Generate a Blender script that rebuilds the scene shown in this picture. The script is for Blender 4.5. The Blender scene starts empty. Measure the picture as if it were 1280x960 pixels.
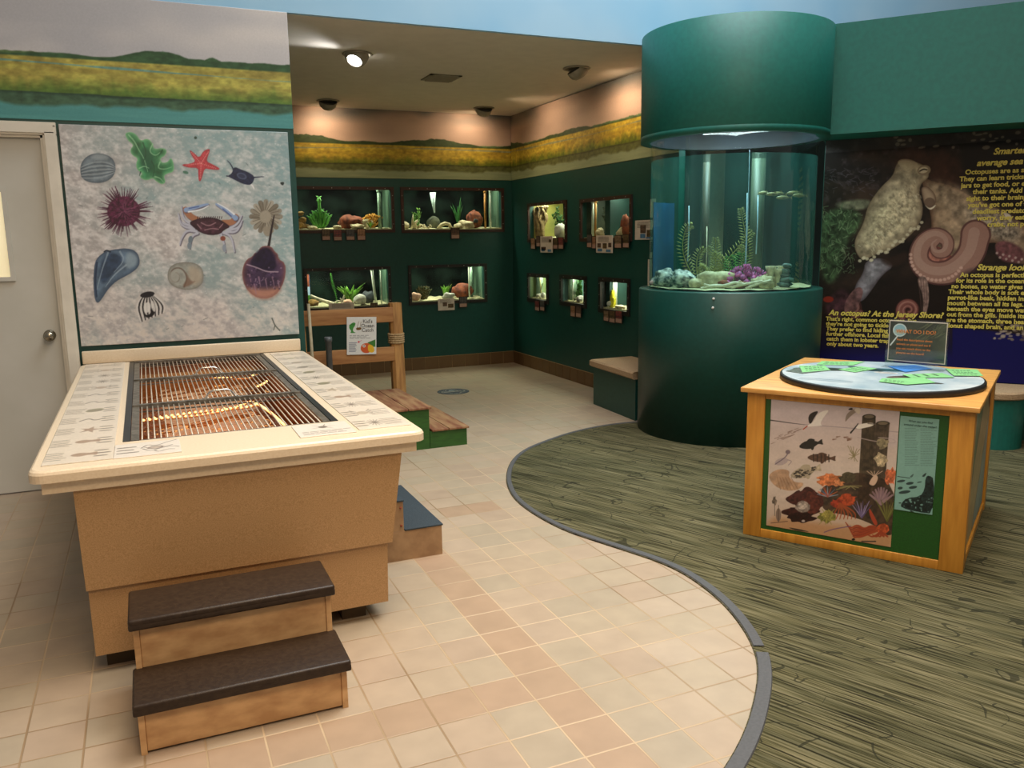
import bpy, bmesh, math, random
import numpy as np
from mathutils import Vector, Matrix, noise as mnoise

# ------------------------------------------------------------------ camera, world, lights, exposure
scene = bpy.context.scene
COL = scene.collection
scene.view_settings.view_transform = 'Standard'
scene.view_settings.look = 'None'
scene.view_settings.exposure = 0.0
scene.view_settings.gamma = 1.0
scene.view_settings.use_curve_mapping = False

def camera():
    yaw, pitch, roll = 0.41161, 0.17301, -0.01415
    cy, sy, cp, sp, cr, sr = math.cos(yaw), math.sin(yaw), math.cos(pitch), math.sin(pitch), math.cos(roll), math.sin(roll)
    f = Vector((sy*cp, cy*cp, -sp)); r = Vector((cy, -sy, 0)); u = r.cross(f)
    r2 = cr*r + sr*u; u2 = -sr*r + cr*u
    cam = bpy.data.cameras.new('camera'); cam.sensor_width = 36; cam.lens = 36*1042.9/1280; cam.clip_start = .05
    o = bpy.data.objects.new('camera', cam); COL.objects.link(o)
    m = Matrix((r2, u2, -f)).transposed().to_4x4(); m.translation = (0, 0, 1.55)
    o.matrix_world = m
    scene.camera = o
camera()

world = bpy.data.worlds.new('world'); scene.world = world; world.use_nodes = True
wb = world.node_tree.nodes['Background']
wb.inputs['Color'].default_value = (1.0, .93, .84, 1); wb.inputs['Strength'].default_value = .24

def area(name, loc, target, size, power, color, sy=None, parent=None, spread=None):
    l = bpy.data.lights.new(name, 'AREA'); l.energy = power; l.color = color; l.size = size
    if sy: l.shape = 'RECTANGLE'; l.size_y = sy
    if spread: l.spread = spread
    o = bpy.data.objects.new(name, l); COL.objects.link(o)
    o.location = loc; d = Vector(target)-Vector(loc); o.rotation_euler = d.to_track_quat('-Z', 'Y').to_euler()
    if parent: o.parent = parent
    return o
def spot(name, loc, target, power, color, angle, blend=.6, radius=.05):
    l = bpy.data.lights.new(name, 'SPOT'); l.energy = power; l.color = color; l.spot_size = math.radians(angle); l.spot_blend = blend; l.shadow_soft_size = radius
    o = bpy.data.objects.new(name, l); COL.objects.link(o); o.location = loc
    o.rotation_euler = (Vector(target)-Vector(loc)).to_track_quat('-Z', 'Y').to_euler()
    return o
area('skylight_light', (3.4, 4.0, 7.0), (3.3, 4.5, 1.0), 4.0, 225, (.88, .95, 1.0), 3.0, None, 2.2)
area('hall_light', (1.7, 2.0, 4.8), (1.7, 2.5, 0), 4.0, 98, (1.0, .86, .70), 2.2, None, 1.9)  # broad unseen overhead panel: hall lamps plus simulated bounce light
area('hall_light', (.5, -.6, 4.2), (.5, 3.0, .2), 1.8, 85, (1.0, .74, .48), 1.0)

# ------------------------------------------------------------------ helpers
def lin(c):
    if isinstance(c, str):
        c = tuple(int(c[i:i+2], 16)/255 for i in (0, 2, 4))
    return tuple((x/12.92 if x <= .04045 else ((x+.055)/1.055)**2.4) for x in c)
_m = {}
def mat(name, c, rough=.6, c2=None, scale=20, bump=0, metal=0, spec=.5, stretch=None, emit=0, coat=0, detail=3):
    if name in _m: return _m[name]
    m = bpy.data.materials.new(name); m.use_nodes = True; _m[name] = m
    nt = m.node_tree; b = nt.nodes['Principled BSDF']
    b.inputs['Roughness'].default_value = rough; b.inputs['Metallic'].default_value = metal
    b.inputs['Specular IOR Level'].default_value = spec; b.inputs['Coat Weight'].default_value = coat
    c = lin(c); c2 = lin(c2) if c2 else tuple(x*.86 for x in c)
    tc = nt.nodes.new('ShaderNodeTexCoord'); mp = nt.nodes.new('ShaderNodeMapping')
    if stretch: mp.inputs['Scale'].default_value = stretch
    nt.links.new(tc.outputs['Object'], mp.inputs['Vector'])
    n = nt.nodes.new('ShaderNodeTexNoise'); n.inputs['Scale'].default_value = scale; n.inputs['Detail'].default_value = detail
    nt.links.new(mp.outputs[0], n.inputs['Vector'])
    r = nt.nodes.new('ShaderNodeValToRGB'); r.color_ramp.elements[0].position = .35; r.color_ramp.elements[1].position = .65
    r.color_ramp.elements[0].color = (*c, 1); r.color_ramp.elements[1].color = (*c2, 1)
    nt.links.new(n.outputs['Fac'], r.inputs['Fac']); nt.links.new(r.outputs[0], b.inputs['Base Color'])
    if bump:
        bp = nt.nodes.new('ShaderNodeBump'); bp.inputs['Strength'].default_value = bump; bp.inputs['Distance'].default_value = .01
        nt.links.new(n.outputs['Fac'], bp.inputs['Height']); nt.links.new(bp.outputs[0], b.inputs['Normal'])
    if emit:
        nt.links.new(r.outputs[0], b.inputs['Emission Color']); b.inputs['Emission Strength'].default_value = emit
    return m
def art_mat(name, rough=.45, spec=.4, coat=0):
    if name in _m: return _m[name]
    m = bpy.data.materials.new(name); m.use_nodes = True; _m[name] = m
    nt = m.node_tree; b = nt.nodes['Principled BSDF']; b.inputs['Roughness'].default_value = rough
    b.inputs['Specular IOR Level'].default_value = spec; b.inputs['Coat Weight'].default_value = coat; b.inputs['Coat Roughness'].default_value = .15
    a = nt.nodes.new('ShaderNodeAttribute'); a.attribute_name = 'Col'
    tc = nt.nodes.new('ShaderNodeTexCoord'); n = nt.nodes.new('ShaderNodeTexNoise'); n.inputs['Scale'].default_value = 90
    nt.links.new(tc.outputs['Object'], n.inputs['Vector'])
    mx = nt.nodes.new('ShaderNodeMix'); mx.data_type = 'RGBA'; mx.blend_type = 'MULTIPLY'; mx.inputs[0].default_value = .18
    nt.links.new(a.outputs['Color'], mx.inputs[6]); nt.links.new(n.outputs['Fac'], mx.inputs[7])
    nt.links.new(mx.outputs[2], b.inputs['Base Color'])
    return m
def glass(name, tint=(1, 1, 1), gloss=.08, rough=.02, haze=0, hazec=(.3, .5, .45)):
    if name in _m: return _m[name]
    m = bpy.data.materials.new(name); m.use_nodes = True; _m[name] = m
    nt = m.node_tree; nt.nodes.clear()
    out = nt.nodes.new('ShaderNodeOutputMaterial'); t = nt.nodes.new('ShaderNodeBsdfTransparent'); t.inputs[0].default_value = (*tint, 1)
    g = nt.nodes.new('ShaderNodeBsdfGlossy'); g.inputs['Roughness'].default_value = rough
    lw = nt.nodes.new('ShaderNodeLayerWeight'); lw.inputs[0].default_value = .25
    mr = nt.nodes.new('ShaderNodeMapRange'); mr.inputs['To Min'].default_value = gloss*.5; mr.inputs['To Max'].default_value = min(1, gloss*4)
    nt.links.new(lw.outputs['Facing'], mr.inputs['Value'])
    mix = nt.nodes.new('ShaderNodeMixShader'); nt.links.new(mr.outputs[0], mix.inputs[0])
    nt.links.new(t.outputs[0], mix.inputs[1]); nt.links.new(g.outputs[0], mix.inputs[2])
    last = mix
    if haze:
        d = nt.nodes.new('ShaderNodeBsdfTranslucent'); d.inputs[0].default_value = (*hazec, 1)
        nz = nt.nodes.new('ShaderNodeTexNoise'); nz.inputs['Scale'].default_value = 6; tc = nt.nodes.new('ShaderNodeTexCoord'); mp = nt.nodes.new('ShaderNodeMapping'); mp.inputs['Scale'].default_value = (2, 2, .25)
        nt.links.new(tc.outputs['Object'], mp.inputs[0]); nt.links.new(mp.outputs[0], nz.inputs['Vector'])
        mu = nt.nodes.new('ShaderNodeMath'); mu.operation = 'MULTIPLY'; mu.inputs[1].default_value = haze*2; nt.links.new(nz.outputs['Fac'], mu.inputs[0])
        m2 = nt.nodes.new('ShaderNodeMixShader'); nt.links.new(mu.outputs[0], m2.inputs[0])
        nt.links.new(mix.outputs[0], m2.inputs[1]); nt.links.new(d.outputs[0], m2.inputs[2]); last = m2
    nt.links.new(last.outputs[0], out.inputs[0])
    return m

class MB:
    """collects shapes; build() links them as ONE mesh object"""
    def __init__(s): s.v = []; s.f = []; s.m = []; s.sm = []
    def add(s, vs, fs, mi=0, smooth=False):
        k = len(s.v); s.v += [tuple(v) for v in vs]
        for f in fs: s.f.append(tuple(i+k for i in f)); s.m.append(mi); s.sm.append(smooth)
        return s
    def box(s, x0, x1, y0, y1, z0, z1, mi=0, bev=0):
        if bev:
            b = bev
            bm = bmesh.new(); bmesh.ops.create_cube(bm, size=1)
            for v in bm.verts: v.co = Vector((x0 if v.co.x < 0 else x1, y0 if v.co.y < 0 else y1, z0 if v.co.z < 0 else z1))
            bmesh.ops.bevel(bm, geom=bm.edges[:], offset=b, segments=3, profile=.5, affect='EDGES')
            bm.verts.index_update(); s.add([v.co[:] for v in bm.verts], [[v.index for v in f.verts] for f in bm.faces], mi, True); bm.free(); return s
        vs = [(x, y, z) for x in (x0, x1) for y in (y0, y1) for z in (z0, z1)]
        return s.add(vs, [(0, 1, 3, 2), (4, 6, 7, 5), (0, 4, 5, 1), (2, 3, 7, 6), (0, 2, 6, 4), (1, 5, 7, 3)], mi)
    def prism(s, pts, z0, z1, mi=0, top=None, smooth=False):
        n = len(pts); t = top or pts
        vs = [(p[0], p[1], z0) for p in pts]+[(p[0], p[1], z1) for p in t]
        s.add(vs, [tuple(range(n-1, -1, -1)), tuple(range(n, 2*n))], mi)
        return s.add(vs, [(i, (i+1) % n, n+(i+1) % n, n+i) for i in range(n)], mi, smooth)
    def tube(s, pts, rad, seg=8, mi=0, caps=True):
        pts = [Vector(p) for p in pts]; n = len(pts); rad = [rad]*n if not isinstance(rad, (list, tuple)) else rad
        vs = []; up = None
        for i, p in enumerate(pts):
            t = (pts[min(i+1, n-1)]-pts[max(i-1, 0)]).normalized()
            if up is None: up = t.orthogonal().normalized()
            up = (up-t*up.dot(t)).normalized(); sd = t.cross(up)
            for k in range(seg):
                a = 2*math.pi*k/seg; vs.append(p+(up*math.cos(a)+sd*math.sin(a))*rad[i])
        fs = [(i*seg+k, i*seg+(k+1) % seg, (i+1)*seg+(k+1) % seg, (i+1)*seg+k) for i in range(n-1) for k in range(seg)]
        if caps: fs += [tuple(range(seg-1, -1, -1)), tuple((n-1)*seg+k for k in range(seg))]
        return s.add(vs, fs, mi, True)
    def lathe(s, prof, seg=48, mi=0, c=(0, 0, 0), a0=0, a1=360, smooth=True):
        full = a1-a0 == 360; m = seg if full else seg+1; vs = []
        for r, z in prof:
            for k in range(m):
                a = math.radians(a0+(a1-a0)*k/seg); vs.append((c[0]+r*math.cos(a), c[1]+r*math.sin(a), c[2]+z))
        fs = []
        for i in range(len(prof)-1):
            for k in range(seg):
                k2 = (k+1) % m if full else k+1
                fs.append((i*m+k, i*m+k2, (i+1)*m+k2, (i+1)*m+k))
        return s.add(vs, fs, mi, smooth)
    def rot(s, rz=0, loc=(0, 0, 0), rx=0, ry=0):
        M = Matrix.Translation(loc) @ Matrix.Rotation(rz, 4, 'Z') @ Matrix.Rotation(ry, 4, 'Y') @ Matrix.Rotation(rx, 4, 'X')
        s.v = [tuple(M @ Vector(v)) for v in s.v]; return s
    def build(s, name, mats, parent=None, loc=(0, 0, 0), rotz=0):
        me = bpy.data.meshes.new(name); me.from_pydata(s.v, [], s.f); me.update()
        for m in (mats if isinstance(mats, (list, tuple)) else [mats]): me.materials.append(m)
        me.polygons.foreach_set('material_index', s.m); me.polygons.foreach_set('use_smooth', s.sm)
        bm = bmesh.new(); bm.from_mesh(me); bmesh.ops.recalc_face_normals(bm, faces=bm.faces); bm.to_mesh(me); bm.free()
        o = bpy.data.objects.new(name, me); COL.objects.link(o); o.location = loc; o.rotation_euler = (0, 0, rotz)
        if parent: o.parent = parent
        return o
def tag(o, label=None, cat=None, group=None, kind=None):
    if label: o['label'] = label
    if cat: o['category'] = cat
    if group: o['group'] = group
    if kind: o['kind'] = kind
    return o
def thing(name, label, cat, loc=(0, 0, 0), rotz=0, group=None):
    o = bpy.data.objects.new(name, None); COL.objects.link(o); o.location = loc; o.rotation_euler = (0, 0, rotz); o.empty_display_size = .1
    return tag(o, label, cat, group)

# ---- value noise + printed artwork on finely divided surfaces
def vnoise(x, y, seed=0):
    xi = np.floor(x).astype(np.int64); yi = np.floor(y).astype(np.int64); fx = x-xi; fy = y-yi
    fx = fx*fx*(3-2*fx); fy = fy*fy*(3-2*fy)
    def h(a, b):
        n = (a*374761393+b*668265263+seed*1442695041) & 0x7fffffff
        n = ((n ^ (n >> 13))*1274126177) & 0x7fffffff
        return ((n ^ (n >> 16)) & 0xffff)/65535.
    return (h(xi, yi)*(1-fx)+h(xi+1, yi)*fx)*(1-fy)+(h(xi, yi+1)*(1-fx)+h(xi+1, yi+1)*fx)*fy
def fbm(x, y, seed=0, o=4):
    s = 0; a = .5; t = 0
    for k in range(o): s = s+a*vnoise(x*2**k, y*2**k, seed+k*17); t += a; a *= .5
    return s/t
def rgb(c):
    return np.array([int(c[i:i+2], 16)/255 for i in (0, 2, 4)]) if isinstance(c, str) else np.array(c, float)
def chaikin(P, n=2, closed=True):
    P = np.array(P, float)
    for _ in range(n):
        Q = np.roll(P, -1, 0) if closed else P[1:]; A = P if closed else P[:-1]
        N = np.empty((2*len(A), 2)); N[0::2] = A*.75+Q*.25; N[1::2] = A*.25+Q*.75
        P = N if closed else np.vstack([P[:1], N, P[-1:]])
    return P
class Art:
    """a rectangle u0..u1, v0..v1 in metres; H maps drawing units to metres (None: drawing units are metres)"""
    def __init__(s, u0, u1, v0, v1, nx, ny, H=None):
        s.nx, s.ny = nx, ny
        U, V = np.meshgrid(np.linspace(u0, u1, nx), np.linspace(v0, v1, ny)); s.U = U; s.V = V
        if H:
            M = np.linalg.inv(np.array(list(H)+[1.]).reshape(3, 3)); w = M[2, 0]*U+M[2, 1]*V+M[2, 2]
            s.X = (M[0, 0]*U+M[0, 1]*V+M[0, 2])/w; s.Y = (M[1, 0]*U+M[1, 1]*V+M[1, 2])/w
        else: s.X = U.copy(); s.Y = V.copy()
        s.C = np.ones((ny, nx, 3)); s.px = abs(s.X[ny//2, nx//2+1]-s.X[ny//2, nx//2])
    def fill(s, c): s.C[:] = rgb(c)
    def mix(s, m, c, a=1.):
        m = (m*a)[..., None]; c = rgb(c) if not (isinstance(c, np.ndarray) and c.ndim > 1) else c
        s.C = s.C*(1-m)+c*m
    def poly(s, P, c, a=1., smooth=2, soft=None, tex=0, ts=.05, seed=3, edge=None):
        P = chaikin(P, smooth) if smooth else np.array(P, float); soft = soft or s.px*1.2
        x0, y0 = P.min(0)-soft-2*s.px; x1, y1 = P.max(0)+soft+2*s.px
        idx = np.nonzero((s.X > x0) & (s.X < x1) & (s.Y > y0) & (s.Y < y1))
        if not len(idx[0]): return
        X = s.X[idx]; Y = s.Y[idx]; Q = np.roll(P, -1, 0); ins = np.zeros(len(X), bool); dm = np.full(len(X), 1e9)
        for (ax, ay), (bx, by) in zip(P, Q):
            if ay != by: ins ^= ((ay > Y) != (by > Y)) & (X < (bx-ax)*(Y-ay)/(by-ay)+ax)
            dx, dy = bx-ax, by-ay; L = dx*dx+dy*dy+1e-12; t = np.clip(((X-ax)*dx+(Y-ay)*dy)/L, 0, 1)
            dm = np.minimum(dm, (X-ax-t*dx)**2+(Y-ay-t*dy)**2)
        sd = np.where(ins, 1, -1)*np.sqrt(dm); m = np.clip(.5+sd/soft, 0, 1)*a
        col = np.tile(rgb(c), (len(X), 1))
        if tex: col = np.clip(col*(1+tex*(fbm(X*ts, Y*ts, seed)-.5)[:, None]*2), 0, 1)
        if edge is not None:
            e = np.exp(-np.maximum(sd, 0)/edge[1])[:, None]; col = col*(1-e)+rgb(edge[0])*e
        s.C[idx] = s.C[idx]*(1-m[:, None])+col*m[:, None]
    def line(s, P, w, c, a=1., smooth=2, w1=None):
        P = chaikin(P, smooth, False) if smooth and len(P) > 2 else np.array(P, float); w1 = w if w1 is None else w1
        W = max(w, w1); x0, y0 = P.min(0)-W; x1, y1 = P.max(0)+W
        idx = np.nonzero((s.X > x0-s.px) & (s.X < x1+s.px) & (s.Y > y0-s.px) & (s.Y < y1+s.px))
        if not len(idx[0]): return
        X = s.X[idx]; Y = s.Y[idx]; m = np.zeros(len(X)); n = len(P)-1
        for i in range(n):
            (ax, ay), (bx, by) = P[i], P[i+1]; dx, dy = bx-ax, by-ay; L = dx*dx+dy*dy+1e-12
            t = np.clip(((X-ax)*dx+(Y-ay)*dy)/L, 0, 1); d = np.sqrt((X-ax-t*dx)**2+(Y-ay-t*dy)**2)
            ww = w+(w1-w)*(i+t)/n; m = np.maximum(m, np.clip(.5+(ww/2-d)/s.px, 0, 1))
        m *= a; s.C[idx] = s.C[idx]*(1-m[:, None])+rgb(c)*m[:, None]
    def ell(s, cx, cy, rx, ry, c, ang=0, a=1., **k):
        t = np.linspace(0, 2*np.pi, 28, endpoint=False); ca, sa = math.cos(math.radians(ang)), math.sin(math.radians(ang))
        x = rx*np.cos(t); y = ry*np.sin(t); s.poly(np.c_[cx+x*ca-y*sa, cy+x*sa+y*ca], c, a, smooth=0, **k)
    def words(s, x0, y0, x1, y1, n, c='555555', a=.8, seed=1, vert=False, fill=.55):
        """rows of tiny word-like dashes, too small to read"""
        r = random.Random(seed); h = (y1-y0)/n
        for i in range(n):
            y = y0+h*(i+.5); x = x0; end = x1-(x1-x0)*r.random()*.3
            while (x < end if x1 > x0 else x > end):
                L = (x1-x0)*r.uniform(.06, .2); q = x+L
                s.line([(x, y), (q, y)], abs(h)*fill, c, a, smooth=0); x = q+(x1-x0)*.05
    def build(s, name, M, place, parent=None, back=.004, edge=None, loc=(0, 0, 0), rotz=0, tr=None):
        """place: (u, v) arrays -> x, y, z arrays; back: thickness behind"""
        nx, ny = s.nx, s.ny; x, y, z = place(s.U, s.V); co = np.stack([x, y, z], -1).reshape(-1, 3)
        i = np.arange(nx*ny).reshape(ny, nx); F = np.stack([i[:-1, :-1], i[:-1, 1:], i[1:, 1:], i[1:, :-1]], -1).reshape(-1, 4)
        C = np.clip(s.C, 0, 1); C = np.where(C <= .04045, C/12.92, ((C+.055)/1.055)**2.4).reshape(-1, 3)
        # rim and back give the print its thickness
        nrm = np.cross(co[1]-co[0], co[nx]-co[0]); nrm /= np.linalg.norm(nrm)
        rim = np.concatenate([i[0, :], i[1:, -1], i[-1, -2::-1], i[-2:0:-1, 0]]); k = len(rim)
        bco = co[rim]-nrm*back; b0 = len(co); co = np.vstack([co, bco]); bc = np.tile(np.array(lin(edge) if edge else C[rim].mean(0)), (k, 1)); C = np.vstack([C, bc])
        nf = len(F); j = np.arange(k); R = np.stack([rim[j], b0+j, b0+(j+1) % k, rim[(j+1) % k]], -1)
        me = bpy.data.meshes.new(name)
        me.vertices.add(len(co)); me.vertices.foreach_set('co', co.astype(np.float32).ravel())
        nl = (nf+k)*4+k; me.loops.add(nl); me.loops.foreach_set('vertex_index', np.concatenate([F.ravel(), R.ravel(), (b0+j)[::-1]]).astype(np.int32))
        me.polygons.add(nf+k+1); me.polygons.foreach_set('loop_start', np.concatenate([np.arange(nf+k)*4, [(nf+k)*4]]).astype(np.int32))
        try: me.polygons.foreach_set('loop_total', np.concatenate([np.full(nf+k, 4), [k]]).astype(np.int32))
        except Exception: pass
        me.update(calc_edges=True); me.validate()
        at = me.color_attributes.new('Col', 'FLOAT_COLOR', 'POINT'); at.data.foreach_set('color', np.c_[C, np.ones(len(C))].astype(np.float32).ravel())
        me.materials.append(M)
        o = bpy.data.objects.new(name, me); COL.objects.link(o); o.location = loc; o.rotation_euler = (0, 0, rotz)
        if parent: o.parent = parent
        return o
def lettering(lines, M, parent=None, name='lettering', bold=.0):
    """lines: (text, x, y, z, size, align, shear, rotx, rotz); one flat mesh"""
    vs = MB()
    for t, x, y, z, size, al, sh, rx, rz in lines:
        cu = bpy.data.curves.new('t', 'FONT'); cu.body = t; cu.size = size; cu.align_x = al; cu.shear = sh; cu.offset = bold*size; cu.extrude = .0008; cu.resolution_u = 3
        o = bpy.data.objects.new('t', cu); COL.objects.link(o); bpy.context.view_layer.update()
        me = bpy.data.meshes.new_from_object(o.evaluated_get(bpy.context.evaluated_depsgraph_get()))
        Mx = Matrix.Translation((x, y, z)) @ Matrix.Rotation(rz, 4, 'Z') @ Matrix.Rotation(rx, 4, 'X')
        vs.add([tuple(Mx @ v.co) for v in me.vertices], [tuple(p.vertices) for p in me.polygons])
        bpy.data.objects.remove(o); bpy.data.curves.remove(cu); bpy.data.meshes.remove(me)
    return vs.build(name, M, parent)
PI = math.pi
# ------------------------------------------------------------------ materials
GREEN = mat('green_wall_paint', '0c433c', .42, '0b3e37', 30, bump=.05)
GREEN_LIT = mat('green_paint_cool_lit', '12665b', .5, '115f55', 30, bump=.05)  # same green paint as the walls, lightened for the cool light on it
SKYB = mat('light_blue_wall_paint', '93c3e2', .8, 'a6cce4', 1.2)
CEIL = mat('cream_ceiling_paint', 'e2d8c6', .85, 'dcd2c0', 8, bump=.05)
WHITE = mat('white_gloss_paint', 'd8d2c4', .4, 'd0cabc', 12)
DOORM = mat('grey_white_door_paint', 'c3c1b8', .5, 'bdbbb1', 4)
TAN = mat('speckled_tan_laminate', 'b58f64', .42, '9c794e', 260, bump=.02, detail=6)
RIM = mat('cream_solid_surface', 'dfccb0', .35, 'd9c4a6', 120)
BLACKR = mat('black_rubber', '2b1f17', .42, '35281d', 60, bump=.08, spec=.3)
BLUEC = mat('charcoal_grit_tread', '232e36', .8, '2d3a42', 200, bump=.3)
PLY = mat('scuffed_cream_plywood', 'd6ac7a', .5, 'b88c5e', 11, stretch=(1, 1, 2.2), bump=.05, detail=8)
PLYD = mat('scuffed_grey_plywood', 'a3835f', .6, '8b6c4c', 14, detail=8)
WOOD = mat('varnished_yellow_pine', 'cc9038', .38, 'b87c2c', 7, stretch=(6, 6, .6), bump=.03, detail=5)
WOODT = mat('worn_pine_top', 'd9a257', .4, 'b98344', 5, stretch=(1, 5, 1), detail=6)
LUMB = mat('brown_lumber', 'ab7c4a', .6, '906036', 6, stretch=(.6, 8, 5), detail=5, bump=.1)
POSTW = mat('weathered_post_wood', 'b88a50', .65, '93683a', 7, stretch=(7, 7, .7), detail=6, bump=.2)
OLDW = mat('stained_old_boards', '9a7752', .7, '713f28', 4, stretch=(5, .8, 1), detail=8, bump=.1)
GRNW = mat('green_painted_wood', '2d5a1c', .55, '254c18', 12, stretch=(1, 1, 5), detail=6, bump=.1)
GRNP = mat('green_speckled_panel', '1d4a18', .45, '21551b', 150, detail=6)
CARPB = mat('beige_bench_carpet', 'b09474', .95, '9c8060', 120, bump=.5)
STEEL = mat('brushed_steel', '8d8b86', .3, '7b7974', 60, metal=.9)
BRASS = mat('satin_nickel_knob', 'a39c8c', .25, '8f8878', 30, metal=.95)
BLK = mat('black_plastic', '141211', .5, '1b1816', 60)
FRM = mat('dark_brown_frame', '3a1d10', .5, '2c150c', 30)
FRMB = mat('black_frame', '17110e', .5, '1f1713', 30)
WATERG = mat('dark_tank_back', '020303', .7, '18241f', 3.5, detail=6, spec=.05)
GRAV = mat('pale_gravel', 'd8d0a8', .8, 'a9a27e', 160, bump=.6, detail=6)
ROPE = mat('manila_rope', 'b59a72', .9, '8f7650', 80, bump=.6)
EDGE = mat('grey_rubber_edging', '4a4a4c', .6, '525254', 90, bump=.1)
TILEB = None

def tile_floor_mat():
    m = bpy.data.materials.new('square_floor_tiles'); m.use_nodes = True; nt = m.node_tree; b = nt.nodes['Principled BSDF']
    N = nt.nodes.new; L = nt.links.new
    tc = N('ShaderNodeTexCoord'); sub = N('ShaderNodeVectorMath'); sub.operation = 'SUBTRACT'; sub.inputs[1].default_value = (1.455, 2.366, 0)
    L(tc.outputs['Object'], sub.inputs[0])
    sc = N('ShaderNodeVectorMath'); sc.operation = 'SCALE'; sc.inputs['Scale'].default_value = 1/.1745; L(sub.outputs[0], sc.inputs[0])
    fl = N('ShaderNodeVectorMath'); fl.operation = 'FLOOR'; L(sc.outputs[0], fl.inputs[0])
    fr = N('ShaderNodeVectorMath'); fr.operation = 'FRACTION'; L(sc.outputs[0], fr.inputs[0])
    wn = N('ShaderNodeTexWhiteNoise'); wn.noise_dimensions = '2D'; L(fl.outputs[0], wn.inputs['Vector'])
    rp = N('ShaderNodeValToRGB'); e = rp.color_ramp.elements
    cols = ['b6a28a', 'b9a58e', 'b3a38c', 'afa08a', 'b5a48c', 'b7a18a', 'b29d87', 'bba892']
    e[0].position = 0; e[0].color = (*lin(cols[0]), 1); e[1].position = 1; e[1].color = (*lin(cols[-1]), 1)
    for i in range(1, 7): q = e.new(i/7); q.color = (*lin(cols[i]), 1)
    L(wn.outputs['Value'], rp.inputs[0])
    # one run of terracotta accent tiles
    sx = N('ShaderNodeSeparateXYZ'); L(fl.outputs[0], sx.inputs[0])
    def cmp(sock, val, eps=.5):
        c = N('ShaderNodeMath'); c.operation = 'COMPARE'; c.inputs[1].default_value = val; c.inputs[2].default_value = eps; L(sock, c.inputs[0]); return c.outputs[0]
    def ma(op, a, bb):
        c = N('ShaderNodeMath'); c.operation = op
        for i, k in enumerate((a, bb)):
            if isinstance(k, (int, float)): c.inputs[i].default_value = k
            else: L(k, c.inputs[i])
        return c.outputs[0]
    colm = ma('MULTIPLY', cmp(sx.outputs['X'], -2), ma('LESS_THAN', sx.outputs['Y'], 9))
    rowm = ma('MULTIPLY', cmp(sx.outputs['Y'], 0), ma('LESS_THAN', sx.outputs['X'], -2))
    r2 = ma('MULTIPLY', cmp(sx.outputs['Y'], 11), cmp(sx.outputs['X'], .5, 1.1))
    acc = ma('MINIMUM', ma('ADD', ma('ADD', colm, rowm), r2), 1.)
    mx = N('ShaderNodeMix'); mx.data_type = 'RGBA'; L(ma('MULTIPLY', acc, .75), mx.inputs[0]); L(rp.outputs[0], mx.inputs[6]); mx.inputs[7].default_value = (*lin('b19378'), 1)
    nz = N('ShaderNodeTexNoise'); nz.inputs['Scale'].default_value = 9; nz.inputs['Detail'].default_value = 5; L(tc.outputs['Object'], nz.inputs['Vector'])
    mr = N('ShaderNodeMapRange'); mr.inputs['To Min'].default_value = .70; mr.inputs['To Max'].default_value = .96; L(nz.outputs['Fac'], mr.inputs['Value'])
    m2 = N('ShaderNodeVectorMath'); m2.operation = 'SCALE'; L(mx.outputs[2], m2.inputs[0]); L(mr.outputs[0], m2.inputs['Scale'])
    fx = N('ShaderNodeSeparateXYZ'); L(fr.outputs[0], fx.inputs[0])
    def edge(s): return ma('MINIMUM', s, ma('SUBTRACT', 1., s))
    d = ma('MINIMUM', edge(fx.outputs['X']), edge(fx.outputs['Y']))
    g = N('ShaderNodeMapRange'); g.inputs['From Min'].default_value = .012; g.inputs['From Max'].default_value = .024; L(d, g.inputs['Value'])
    n3 = N('ShaderNodeTexNoise'); n3.inputs['Scale'].default_value = 1.1; L(tc.outputs['Object'], n3.inputs['Vector'])
    gc = N('ShaderNodeValToRGB'); gc.color_ramp.elements[0].position = .4; gc.color_ramp.elements[1].position = .6
    gc.color_ramp.elements[0].color = (*lin('8d7558'), 1); gc.color_ramp.elements[1].color = (*lin('c2ab8c'), 1); L(n3.outputs['Fac'], gc.inputs[0])
    m3 = N('ShaderNodeMix'); m3.data_type = 'RGBA'; L(g.outputs[0], m3.inputs[0]); L(gc.outputs[0], m3.inputs[6]); L(m2.outputs[0], m3.inputs[7])
    L(m3.outputs[2], b.inputs['Base Color']); b.inputs['Roughness'].default_value = .42; b.inputs['Specular IOR Level'].default_value = .45
    bp = N('ShaderNodeBump'); bp.inputs['Strength'].default_value = .5; bp.inputs['Distance'].default_value = .003; L(g.outputs[0], bp.inputs['Height']); L(bp.outputs[0], b.inputs['Normal'])
    return m
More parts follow.
